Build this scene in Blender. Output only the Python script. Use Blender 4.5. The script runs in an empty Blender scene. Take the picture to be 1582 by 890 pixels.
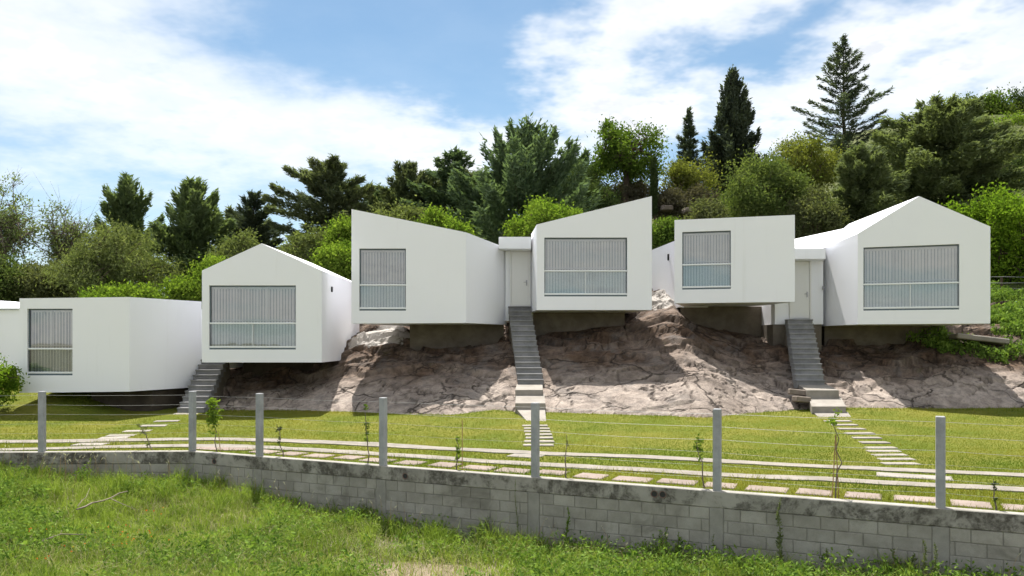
import bpy, math, random
import numpy as np
from mathutils import Vector

SC = bpy.context.scene
COL = SC.collection
R = math.radians
rng = np.random.default_rng(7)
random.seed(7)

# ------------------------------------------------------------------ camera
CZ = 2.40                      # eye height above the garden wall's top
F = 1241.0                     # focal length in photo pixels (1582 wide)
HZ = 530.0                     # photo row of the horizon
cam = bpy.data.cameras.new('camera')
cam.sensor_width = 36.0
cam.lens = F / 1582 * 36.0
cam.shift_y = (HZ - 445) / 1582
cam.clip_start = 0.1
cam.clip_end = 6000
camo = bpy.data.objects.new('camera', cam)
camo.location = (0, 0, CZ)
camo.rotation_euler = (R(90), 0, 0)
COL.objects.link(camo)
SC.camera = camo

# ------------------------------------------------------------------ light
SUN_DIR = Vector((0.10, -0.47, -1.0)).normalized()       # direction the light travels
sun_el = math.asin(-SUN_DIR.z)
to_sun = -SUN_DIR
sun_az = math.atan2(to_sun.x, to_sun.y)                  # from +Y towards +X
SUN_STRENGTH = 4.6
SKY_STRENGTH = 0.085
CLOUD_VALUE = 6.6
EXPOSURE = 1.15

sl = bpy.data.lights.new('sun', 'SUN')
sl.energy = SUN_STRENGTH
sl.angle = R(0.53)
sl.color = (1.0, 0.965, 0.915)
so = bpy.data.objects.new('sun', sl)
so.rotation_euler = SUN_DIR.to_track_quat('-Z', 'Y').to_euler()
so.location = (-5, 20, 40)
COL.objects.link(so)

SC.view_settings.view_transform = 'Standard'
SC.view_settings.look = 'None'
SC.view_settings.exposure = EXPOSURE
SC.view_settings.gamma = 1.0
SC.view_settings.use_curve_mapping = False
SC.cycles.max_bounces = 5
SC.cycles.diffuse_bounces = 3
SC.cycles.glossy_bounces = 2
SC.cycles.transparent_max_bounces = 8
SC.cycles.use_adaptive_sampling = True
SC.cycles.adaptive_threshold = 0.03
SC.cycles.caustics_reflective = False
SC.cycles.caustics_refractive = False
SC.cycles.use_denoising = True


class NT:
    """Small node helper."""
    def __init__(self, tree):
        self.t = tree
        self.n = tree.nodes
        self.l = tree.links

    def node(self, kind, **kw):
        nd = self.n.new(kind)
        for k, v in kw.items():
            setattr(nd, k, v)
        return nd

    def put(self, sock, v):
        if isinstance(v, bpy.types.NodeSocket):
            self.l.new(v, sock)
        elif v is not None:
            sock.default_value = v

    def math(self, op, a, b=None, c=None, clamp=False):
        nd = self.node('ShaderNodeMath', operation=op)
        nd.use_clamp = clamp
        self.put(nd.inputs[0], a)
        if b is not None:
            self.put(nd.inputs[1], b)
        if c is not None:
            self.put(nd.inputs[2], c)
        return nd.outputs[0]

    def mix(self, f, a, b, blend='MIX'):
        nd = self.node('ShaderNodeMix', data_type='RGBA', blend_type=blend)
        self.put(nd.inputs[0], f)
        for i, v in ((6, a), (7, b)):
            if not isinstance(v, bpy.types.NodeSocket) and len(v) == 3:
                v = (*v, 1)
            self.put(nd.inputs[i], v)
        return nd.outputs[2]

    def ramp(self, f, lo, hi, a=0.0, b=1.0, smooth=True):
        nd = self.node('ShaderNodeMapRange')
        nd.interpolation_type = 'SMOOTHSTEP' if smooth else 'LINEAR'
        self.put(nd.inputs[0], f)
        nd.inputs[1].default_value = lo
        nd.inputs[2].default_value = hi
        nd.inputs[3].default_value = a
        nd.inputs[4].default_value = b
        return nd.outputs[0]

    def noise(self, vec, scale, detail=4, rough=0.55, dist=0.0):
        nd = self.node('ShaderNodeTexNoise')
        self.put(nd.inputs['Vector'], vec)
        nd.inputs['Scale'].default_value = scale
        nd.inputs['Detail'].default_value = detail
        nd.inputs['Roughness'].default_value = rough
        nd.inputs['Distortion'].default_value = dist
        return nd.outputs['Fac']

    def coords(self, kind='Object', scale=None):
        nd = self.node('ShaderNodeTexCoord')
        v = nd.outputs[kind]
        if scale:
            m = self.node('ShaderNodeMapping')
            m.inputs['Scale'].default_value = scale
            self.l.new(v, m.inputs['Vector'])
            v = m.outputs[0]
        return v


def px_dir(x, y):
    """photo pixel -> azimuth, elevation of that piece of sky"""
    a = math.atan2(x - 791, F)
    return a, math.atan2((HZ - y) * math.cos(a), F)


def build_world():
    w = bpy.data.worlds.new('World')
    SC.world = w
    w.use_nodes = True
    nt = NT(w.node_tree)
    nt.n.clear()
    out = nt.node('ShaderNodeOutputWorld')
    bg = nt.node('ShaderNodeBackground')
    bg.inputs['Strength'].default_value = SKY_STRENGTH
    nt.l.new(bg.outputs[0], out.inputs[0])
    sky = nt.node('ShaderNodeTexSky')
    sky.sky_type = 'NISHITA'
    sky.sun_disc = False
    sky.sun_elevation = sun_el
    sky.sun_rotation = sun_az
    sky.altitude = 600
    sky.air_density = 1.0
    sky.dust_density = 0.5
    sky.ozone_density = 1.6
    d = nt.coords('Generated')
    sep = nt.node('ShaderNodeSeparateXYZ')
    nt.l.new(d, sep.inputs[0])
    dx, dy, dz = sep.outputs
    az = nt.math('ARCTAN2', dx, dy)
    el = nt.math('ARCSINE', dz)
    # a flat cloud deck seen in perspective, for the wisps
    den = nt.math('MAXIMUM', nt.math('ADD', dz, 0.16), 0.05)
    comb = nt.node('ShaderNodeCombineXYZ')
    nt.l.new(nt.math('DIVIDE', dx, den), comb.inputs[0])
    nt.l.new(nt.math('DIVIDE', dy, den), comb.inputs[1])
    nlow = nt.noise(comb.outputs[0], 1.05, 2, 0.5)
    nmid = nt.noise(comb.outputs[0], 2.6, 5, 0.60)
    nfine = nt.noise(comb.outputs[0], 9.0, 3, 0.62)
    # the banks of cloud the place had that day: (x, y, rx, ry, tilt, weight)
    banks = [
        (-60, -60, 460, 300, 14, 1.0), (60, 75, 560, 165, 14, 1.0), (340, 165, 500, 110, 14, 1.0), (600, 215, 330, 85, 4, .95),
        (960, 45, 230, 110, -24, 1.0), (1090, 0, 300, 90, -14, 1.0), (910, 130, 190, 95, -24, 1.0),
        (1190, 190, 150, 75, -24, .85), (1330, 85, 260, 85, -24, 1.0), (1500, 10, 260, 80, -16, 1.0),
        (1440, 140, 190, 75, -22, .85), (1570, 135, 140, 44, -14, .8), (1010, 190, 210, 55, -14, .75),
    ]
    vec = nt.node('ShaderNodeCombineXYZ')
    nt.l.new(az, vec.inputs[0]); nt.l.new(el, vec.inputs[1])
    cover = None
    for (x, y, rx, ry, tilt, wgt) in banks:
        a0, e0 = px_dir(x, y)
        mp = nt.node('ShaderNodeMapping', vector_type='TEXTURE')
        mp.inputs['Location'].default_value = (a0, e0, 0)
        mp.inputs['Rotation'].default_value = (0, 0, -R(tilt))
        mp.inputs['Scale'].default_value = (rx / F / wgt, ry / F / wgt, 1)
        nt.l.new(vec.outputs[0], mp.inputs['Vector'])
        gr = nt.node('ShaderNodeTexGradient', gradient_type='SPHERICAL')
        nt.l.new(mp.outputs[0], gr.inputs[0])
        g = gr.outputs[1]
        cover = g if cover is None else nt.math('MAXIMUM', cover, g)
    cover = nt.math('MULTIPLY', nt.math('SQRT', cover), 0.95)
    # everywhere outside the picture: unseen broken cloud, made heavier to fill the shaded fronts
    uaz = nt.math('ABSOLUTE', az)
    outside = nt.math('MAXIMUM', nt.ramp(uaz, 0.60, 0.85), nt.ramp(el, 0.42, 0.62))
    generic = nt.ramp(nlow, 0.30, 0.54, 0, .95)
    cover = nt.math('MAXIMUM', nt.math('MULTIPLY', cover, nt.math('SUBTRACT', 1.0, outside)),
                    nt.math('MULTIPLY', generic, outside))
    calm = nt.ramp(az, -.30, .02, .45, 1.0)                 # the left bank is smooth haze, the right ones break up
    wob = nt.math('ADD', nt.math('MULTIPLY', nt.math('SUBTRACT', nmid, .5), 1.75), nt.math('MULTIPLY', nt.math('SUBTRACT', nfine, .5), 0.75))
    wob = nt.math('ADD', nt.math('MULTIPLY', wob, calm), 1.25)
    dens = nt.math('ADD', cover, nt.math('SUBTRACT', wob, 1.25))
    alpha = nt.ramp(dens, 0.28, 1.12)
    veil = nt.ramp(el, 0.02, 0.36, 0.62, 0.12)
    veil = nt.math('MULTIPLY', veil, nt.ramp(nmid, .3, .7, .7, 1.25))
    shade = nt.math('MULTIPLY', nt.ramp(nfine, 0.40, 0.62), nt.ramp(dens, 0.6, 1.2))
    ccol = nt.mix(nt.math('MULTIPLY', shade, 0.85), (1.0, 1.0, 1.0), (0.66, 0.70, 0.76))
    ccol = nt.mix(1.0, ccol, (CLOUD_VALUE, CLOUD_VALUE, CLOUD_VALUE), 'MULTIPLY')
    # the clear sky
    base = nt.mix(1.0, sky.outputs[0], (.56, .70, .70), 'MULTIPLY')
    base = nt.mix(veil, base, (.80 * CLOUD_VALUE, .88 * CLOUD_VALUE, .96 * CLOUD_VALUE))
    col = nt.mix(alpha, base, ccol)
    nt.l.new(col, bg.inputs['Color'])
    w.cycles.sampling_method = 'MANUAL'
    w.cycles.sample_map_resolution = 512


build_world()

# ------------------------------------------------------------------ numeric helpers
def _hash(ix, iy, seed):
    h = (ix.astype(np.int64) * 374761393 + iy.astype(np.int64) * 668265263 + seed * 1442695041) & 0xffffffff
    h = ((h ^ (h >> 13)) * 1274126177) & 0xffffffff
    h = h ^ (h >> 16)
    return (h & 0xffffff) / float(0xffffff)


def vnoise(x, y, seed=0):
    x = np.asarray(x, float); y = np.asarray(y, float)
    ix = np.floor(x); iy = np.floor(y)
    fx = x - ix; fy = y - iy
    fx = fx * fx * fx * (fx * (fx * 6 - 15) + 10)
    fy = fy * fy * fy * (fy * (fy * 6 - 15) + 10)
    a = _hash(ix, iy, seed); b = _hash(ix + 1, iy, seed)
    c = _hash(ix, iy + 1, seed); d = _hash(ix + 1, iy + 1, seed)
    return (a * (1 - fx) + b * fx) * (1 - fy) + (c * (1 - fx) + d * fx) * fy


def fbm(x, y, seed=0, octv=4, gain=0.5):
    s = 0; a = 1; t = 0
    for o in range(octv):
        s = s + a * vnoise(np.asarray(x) * 2 ** o, np.asarray(y) * 2 ** o, seed + o * 17)
        t += a; a *= gain
    return s / t


def sstep(a, b, x):
    t = np.clip((np.asarray(x, float) - a) / (b - a), 0, 1)
    return t * t * (3 - 2 * t)


def P(x, y, Y):
    """the world point that the photo shows at pixel (x, y), Y metres ahead of the camera"""
    return np.array([(x - 791) / F * Y, Y, CZ + (HZ - y) / F * Y])


# ------------------------------------------------------------------ the lie of the land
WALL_A = np.array([-18.0, 17.45])
WALL_B = np.array([-7.12, 17.90])
WALL_C = np.array([9.6, 10.20])


def wall_Y(X):
    return np.interp(X, [WALL_A[0], WALL_B[0], WALL_C[0], 24], [WALL_A[1], WALL_B[1], WALL_C[1], 4.0])


def lawn_z(X, Y):
    X = np.asarray(X, float); Y = np.asarray(Y, float)
    k = np.interp(X, [-9, -4, 0, 30], [0.028, 0.05, 0.075, 0.08])
    z = -0.03 + k * np.maximum(Y - 18.6, 0)
    bank = sstep(-12.3, -14.6, X) * sstep(23.6, 28.5, Y) * 0.95
    return z + bank + 0.05 * (fbm(X * .35, Y * .35, 3, 3) - .5)


def ray_ground(x, y, zf):
    lo, hi = 5.0, 60.0
    for _ in range(50):
        m = (lo + hi) / 2
        p = P(x, y, m)
        if p[2] > float(zf(p[0], p[1])):
            lo = m
        else:
            hi = m
    return P(x, y, (lo + hi) / 2)


# foot of the rock, read off the photograph
_foot = [ray_ground(x, y, lawn_z) for x, y in
         [(150, 622), (250, 630), (330, 633), (440, 634), (540, 636), (620, 640), (700, 641), (765, 633), (800, 637),
          (850, 637), (950, 640), (1040, 643), (1090, 645), (1150, 639), (1220, 634), (1300, 630), (1350, 630), (1450, 631), (1582, 630), (1750, 628)]]
_foot_X = np.array([p[0] for p in _foot]); _foot_Y = np.array([p[1] for p in _foot])
_o = np.argsort(_foot_X); _foot_X = _foot_X[_o]; _foot_Y = _foot_Y[_o]
# how high the rock is where it runs under the houses (X, Y, z)
_top = [(-16, 30, .9), (-12.5, 29.5, .7), (-9.5, 29.8, 1.45), (-7.2, 30.2, 1.7), (-5.6, 31.0, 2.7), (-4.3, 31.0, 2.95), (-3.4, 30.0, 2.3),
        (-1.5, 29.8, 2.25), (-.2, 30.2, 2.7), (.9, 30.2, 2.75), (2.5, 30.2, 2.85), (4.4, 30.4, 3.2), (5.2, 31.5, 4.0), (6.1, 31.3, 4.2),
        (6.9, 30.6, 3.3), (8.2, 30.4, 2.8), (9.6, 30.2, 2.7), (11, 30.0, 2.5), (13, 29.6, 2.5), (14.5, 29.2, 2.7), (16, 29.2, 2.9), (20, 29, 3.2)]
_tX = np.array([t[0] for t in _top]); _tY = np.array([t[1] for t in _top]); _tZ = np.array([t[2] for t in _top])


def rock_smooth(X, Y):
    yb = np.interp(X, _foot_X, _foot_Y)
    yt = np.interp(X, _tX, _tY)
    zt = np.interp(X, _tX, _tZ)
    zb = lawn_z(X, yb)
    t = (Y - yb) / (yt - yb)
    tp = np.clip(t, 0, 1)
    s = tp ** 0.86
    z = zb + (zt - zb) * s + np.maximum(t - 1, 0) * (yt - yb) * 0.22
    return np.where(t < 0, zb + t * (yt - yb) * 0.55, z), t


def slabs(X, Y):
    """broken bedding: each cell is a slab with its own height and tilt, with open joints between"""
    wx = X * .50 + Y * .10 + .55 * (fbm(X * .7, Y * .7, 211, 3) - .5)
    wy = Y * .85 - X * .16 + .55 * (fbm(X * .7 + 50, Y * .7, 223, 3) - .5)
    ix = np.floor(wx); iy = np.floor(wy)
    d1 = np.full(X.shape, 9.); d2 = np.full(X.shape, 9.); h = np.zeros(X.shape)
    for ox in (-1, 0, 1):
        for oy in (-1, 0, 1):
            cx = ix + ox; cy = iy + oy
            px_ = cx + .15 + .7 * _hash(cx, cy, 301); py_ = cy + .15 + .7 * _hash(cx, cy, 307)
            d = np.hypot(wx - px_, wy - py_)
            off = (_hash(cx, cy, 311) - .5) * .34
            hh = off + (wx - px_) * (_hash(cx, cy, 313) - .5) * .30 + (wy - py_) * (_hash(cx, cy, 317) - .62) * .42
            near = d < d1
            d2 = np.where(near, d1, np.minimum(d2, d))
            h = np.where(near, hh, h)
            d1 = np.where(near, d, d1)
    gap = d2 - d1
    return h * sstep(0, .05, gap) - .07 * sstep(.035, .0, gap), gap


STAIR_CUT = [[(.70, 21.9, .2), (.60, 23.4, .62), (.60, 24.5, .95), (.60, 25.5, 1.25), (.27, 29.2, 3.74)],
             [(9.15, 23.3, .55), (9.36, 24.2, .97), (9.34, 25.1, 1.25), (10.16, 28.3, 3.24)],
             [(-10.4, 24.4, .05), (-10.33, 25.8, .30), (-10.4, 28.2, 1.99)]]


def rock_full(X, Y):
    z, t = rock_smooth(X, Y)
    amp = sstep(-0.10, 0.22, t)
    w = fbm(X * .45 + 3, Y * .45, 11, 3) - .5
    u = X * .26 + Y * .95 + 1.6 * w                 # beds dip to the right
    f = u * 1.05 + 0.35 * (fbm(X * .9, Y * .9, 19, 4) - .5)
    fr = f - np.floor(f)
    bed = _hash(np.floor(f), np.floor(f) * 0, 401)
    ledge = (sstep(.0, .20, fr) - fr) * (.06 + .20 * bed)
    big = (fbm(X * .38, Y * .5, 5, 3) - .5) * .42
    mid = (fbm(X * 1.9, Y * 2.1, 23, 5, .6) - .5) * .08
    sh, gap = slabs(X, Y)
    sh2, gap2 = slabs(X * 2.3 + 31, Y * 2.3 + 17)
    rid = 1 - np.abs(fbm(X * .8 + 9, Y * 1.0, 31, 5, .55) * 2 - 1)
    crack = -np.maximum(rid - .965, 0) / .035 * .10
    fine = (fbm(X * 7, Y * 7, 61, 3) - .5) * .035
    low = .35 + .65 * sstep(.15, .6, t)
    broken = sstep(.35, .65, fbm(X * .5 + 70, Y * .6, 131, 3)) * low
    zz = z + amp * (big * low + ledge * low * 1.25 + mid * low + sh * (.30 + .60 * broken) + sh2 * .20 * broken + crack) + fine * sstep(-.1, .1, t)
    # cut back where the stairs run
    for ln in STAIR_CUT:
        ln = np.array(ln)
        xc = np.interp(Y, ln[:, 1], ln[:, 0]); zc = np.interp(Y, ln[:, 1], ln[:, 2]) - .24
        k_ = sstep(.85, .50, np.abs(X - xc)) * ((Y > ln[0, 1] - .3) & (Y < ln[-1, 1] + .3))
        zz = zz - k_ * np.maximum(zz - zc, 0)
    joint = np.maximum(sstep(.045, .0, gap) * .9, sstep(.975, .995, rid))
    joint = np.maximum(joint, sstep(.06, .0, gap2) * .8 * broken)
    joint = np.maximum(joint, sstep(.05, .0, fr) * sstep(.35, .6, bed) * low)
    return zz, joint * amp, t


def rock_z(X, Y):
    return rock_full(np.asarray(X, float), np.asarray(Y, float))[0]


def hill_z(X, Y):
    X = np.asarray(X, float); Y = np.asarray(Y, float)
    z33 = np.interp(X, [-60, -22, -12, -8, -5, 0, 5, 10, 15, 25, 60], [.2, .7, .9, 1.5, 2.6, 3.2, 4.0, 3.6, 3.8, 4.8, 6])
    s = np.interp(X, [-60, -22, -10, 0, 15, 27, 37, 60], [.04, .06, .14, .29, .32, .34, .50, .52])
    d = np.maximum(Y - 33, -3)
    d = np.where(d > 30, 30 + 18 * (1 - np.exp(-(d - 30) / 30)), d)
    return z33 + s * d + .5 * (fbm(X * .15, Y * .15, 71, 4) - .5)


def field_z(X, Y):
    X = np.asarray(X, float); Y = np.asarray(Y, float)
    e = np.interp(X, [-16, -10.5, -7, -4, 0, 4, 9, 20], [-.48, -.62, -.82, -1.18, -1.30, -1.22, -1.12, -1.1])
    wy = wall_Y(X)
    t = np.clip((wy - Y) / 6, 0, 1)
    z = e * (1 - t) + (-1.15) * t
    return z + .22 * (fbm(X * .5, Y * .5, 81, 4) - .5)


# ------------------------------------------------------------------ mesh helpers
BASE = {}


def mesh_np(name, verts, loops, sizes, mat, attr=None, smooth=False, attr2=None):
    """verts (N,3), loops flat vertex indices, sizes = corners per face (int or array)"""
    me = bpy.data.meshes.new(name)
    verts = np.ascontiguousarray(verts, np.float32)
    loops = np.ascontiguousarray(loops, np.int32).ravel()
    if np.isscalar(sizes):
        nf = len(loops) // sizes
        sizes = np.full(nf, sizes, np.int32)
    else:
        sizes = np.ascontiguousarray(sizes, np.int32); nf = len(sizes)
    me.vertices.add(len(verts)); me.vertices.foreach_set('co', verts.ravel())
    me.loops.add(len(loops)); me.loops.foreach_set('vertex_index', loops)
    starts = np.concatenate([[0], np.cumsum(sizes)[:-1]]).astype(np.int32)
    me.polygons.add(nf)
    me.polygons.foreach_set('loop_start', starts)
    me.polygons.foreach_set('use_smooth', np.full(nf, bool(smooth)))
    if attr is not None:
        a = me.attributes.new('v', 'FLOAT', 'POINT')
        a.data.foreach_set('value', np.ascontiguousarray(attr, np.float32))
    if attr2 is not None:
        a = me.attributes.new('w', 'FLOAT', 'POINT')
        a.data.foreach_set('value', np.ascontiguousarray(attr2, np.float32))
    me.update(calc_edges=True)
    if mat:
        me.materials.append(mat)
    return me


class MB:
    """collects faces in world coordinates"""
    def __init__(self):
        self.v = []; self.f = []

    def add(self, vs, fs):
        k = len(self.v)
        self.v += [tuple(map(float, p)) for p in vs]
        self.f += [tuple(i + k for i in f) for f in fs]
        return self

    def box(self, c, h, ax=None, bev=0.0):
        """centre, half sizes, axes (3x3 rows) ; bev chamfers all edges"""
        c = np.array(c, float)
        ax = np.eye(3) if ax is None else np.array(ax, float)
        if bev <= 0:
            vs = []
            for sx in (-1, 1):
                for sy in (-1, 1):
                    for sz in (-1, 1):
                        vs.append(c + ax[0] * h[0] * sx + ax[1] * h[1] * sy + ax[2] * h[2] * sz)
            fs = [(0, 1, 3, 2), (4, 6, 7, 5), (0, 4, 5, 1), (2, 3, 7, 6), (0, 2, 6, 4), (1, 5, 7, 3)]
            return self.add(vs, fs)
        vs = []; idx = {}
        for sx in (-1, 1):
            for sy in (-1, 1):
                for sz in (-1, 1):
                    for k in range(3):
                        s = [sx, sy, sz]
                        o = [(h[i] - (0 if i == k else bev)) * s[i] for i in range(3)]
                        idx[(sx, sy, sz, k)] = len(vs)
                        vs.append(c + ax[0] * o[0] + ax[1] * o[1] + ax[2] * o[2])
        fs = []
        for k in range(3):
            a, b = [(1, 2), (2, 0), (0, 1)][k]
            for s in (-1, 1):
                q = []
                for (sa, sb) in ((-1, -1), (1, -1), (1, 1), (-1, 1)):
                    t = [0, 0, 0]; t[k] = s; t[a] = sa; t[b] = sb
                    q.append(idx[(*t, k)])
                fs.append(tuple(q if s > 0 else q[::-1]))
            for sa in (-1, 1):
                for sb in (-1, 1):
                    def g(sk, kk):
                        t = [0, 0, 0]; t[k] = sk; t[a] = sa; t[b] = sb
                        return idx[(*t, kk)]
                    q = [g(-1, a), g(1, a), g(1, b), g(-1, b)]
                    fs.append(tuple(q if sa * sb < 0 else q[::-1]))
        for sx in (-1, 1):
            for sy in (-1, 1):
                for sz in (-1, 1):
                    q = [idx[(sx, sy, sz, k)] for k in range(3)]
                    fs.append(tuple(q if sx * sy * sz > 0 else q[::-1]))
        return self.add(vs, fs)

    def tube(self, pts, rad, n=6, cap=True):
        pts = [np.array(p, float) for p in pts]
        if np.isscalar(rad):
            rad = [rad] * len(pts)
        vs = []; fs = []
        for i, p in enumerate(pts):
            d = pts[min(i + 1, len(pts) - 1)] - pts[max(i - 1, 0)]
            d = d / (np.linalg.norm(d) + 1e-9)
            ref = np.array([0, 0, 1.]) if abs(d[2]) < .9 else np.array([1., 0, 0])
            u = np.cross(d, ref); u /= np.linalg.norm(u)
            w = np.cross(d, u)
            for k in range(n):
                a = 2 * math.pi * k / n
                vs.append(p + (u * math.cos(a) + w * math.sin(a)) * rad[i])
        for i in range(len(pts) - 1):
            for k in range(n):
                a = i * n + k; b = i * n + (k + 1) % n
                fs.append((a, b, b + n, a + n))
        if cap:
            fs.append(tuple(range(n))[::-1])
            fs.append(tuple(range((len(pts) - 1) * n, len(pts) * n)))
        return self.add(vs, fs)

    def mesh(self, name, mat, base=(0, 0, 0), smooth=False):
        sizes = np.array([len(f) for f in self.f], np.int32)
        loops = np.concatenate([np.array(f, np.int32) for f in self.f])
        return mesh_np(name, np.array(self.v) - np.array(base), loops, sizes, mat, smooth=smooth)

    def build(self, name, mat, parent=None, smooth=False, base=None):
        if parent is not None:
            b = BASE[parent.name]
        else:
            b = np.zeros(3) if base is None else np.array(base, float)
        return link(name, self.mesh(name, mat, b, smooth), parent, b)


def link(name, me, parent=None, base=None, loc=None):
    o = bpy.data.objects.new(name, me)
    COL.objects.link(o)
    if parent is not None:
        o.parent = parent
        BASE[o.name] = BASE[parent.name]
        if loc is not None:
            o.location = np.array(loc, float) - BASE[parent.name]
    else:
        b = np.zeros(3) if base is None else np.array(base, float)
        o.location = b
        BASE[o.name] = b
    return o


def thing(name, label, cat, base, group=None):
    o = bpy.data.objects.new(name, None)
    o.empty_display_size = .3
    o.location = base
    COL.objects.link(o)
    BASE[o.name] = np.array(base, float)
    return tag(o, label, cat, group)


def tag(o, label, cat=None, group=None, kind=None):
    if label:
        o['label'] = label
    if cat:
        o['category'] = cat
    if group:
        o['group'] = group
    if kind:
        o['kind'] = kind
    return o


# ------------------------------------------------------------------ materials
def material(name):
    m = bpy.data.materials.new(name)
    m.use_nodes = True
    nt = NT(m.node_tree)
    nt.n.clear()
    out = nt.node('ShaderNodeOutputMaterial')
    return m, nt, out


def principled(nt, out, col, rough=.8, spec=.3, normal=None, metal=0.0):
    b = nt.node('ShaderNodeBsdfPrincipled')
    nt.put(b.inputs['Base Color'], col if isinstance(col, bpy.types.NodeSocket) else (*col, 1))
    nt.put(b.inputs['Roughness'], rough)
    b.inputs['Specular IOR Level'].default_value = spec
    b.inputs['Metallic'].default_value = metal
    if normal is not None:
        nt.l.new(normal, b.inputs['Normal'])
    nt.l.new(b.outputs[0], out.inputs[0])
    return b


def bump(nt, h, strength=.3, dist=.02):
    b = nt.node('ShaderNodeBump')
    b.inputs['Strength'].default_value = strength
    b.inputs['Distance'].default_value = dist
    nt.l.new(h, b.inputs['Height'])
    return b.outputs[0]


def mat_plain(name, col, rough=.7, spec=.3, var=.08, scale=6, bmp=.0, metal=0.0):
    m, nt, out = material(name)
    v = nt.coords()
    n = nt.noise(v, scale, 5)
    c = nt.mix(n, tuple(x * (1 - var) for x in col), tuple(min(1, x * (1 + var)) for x in col))
    nrm = bump(nt, nt.noise(v, scale * 12, 4), bmp, .01) if bmp else None
    principled(nt, out, c, rough, spec, nrm, metal)
    return m


def mat_stucco():
    m, nt, out = material('white_stucco')
    v = nt.coords()
    n1 = nt.noise(v, .5, 4, .6)
    st = nt.noise(nt.coords('Object', (3.0, 3.0, .22)), 1.2, 5, .65)
    c = nt.mix(n1, (.835, .838, .870), (.868, .870, .898))
    c = nt.mix(nt.math('MULTIPLY', nt.ramp(st, .58, .78), .16), c, (.58, .57, .55))
    h = nt.noise(v, 110, 4, .6)
    h2 = nt.noise(v, 2.2, 3, .5)
    hh = nt.math('ADD', nt.math('MULTIPLY', h, .25), h2)
    principled(nt, out, c, .85, .25, bump(nt, hh, .18, .01))
    return m


def mat_concrete(name, a, b, stain=0.25, staincol=(.06, .055, .045), scale=1.0, vary=0.0, stain_lo=.52, stain_hi=.72):
    m, nt, out = material(name)
    v = nt.node('ShaderNodeNewGeometry').outputs['Position']
    n = nt.noise(v, 2.3 * scale, 6, .62)
    c = nt.mix(nt.ramp(n, .3, .7), a, b)
    sp = nt.noise(v, 60 * scale, 3, .6)
    c = nt.mix(nt.math('MULTIPLY', nt.ramp(sp, .5, .75), .35), c, tuple(x * .62 for x in a))
    if vary:
        oi = nt.node('ShaderNodeObjectInfo')
        k = nt.ramp(oi.outputs['Random'], 0, 1, 1 - vary, 1 + vary, False)
        cc = nt.node('ShaderNodeCombineColor')
        for i in range(3):
            nt.l.new(k, cc.inputs[i])
        c = nt.mix(1.0, c, cc.outputs[0], 'MULTIPLY')
    if stain:
        s = nt.noise(v, 1.1 * scale, 7, .66, .6)
        c = nt.mix(nt.math('MULTIPLY', nt.ramp(s, stain_lo, stain_hi), stain), c, staincol)
    h = nt.math('ADD', nt.noise(v, 28 * scale, 5, .65), nt.math('MULTIPLY', n, .5))
    principled(nt, out, c, .92, .2, bump(nt, h, .35, .012))
    return m


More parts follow.
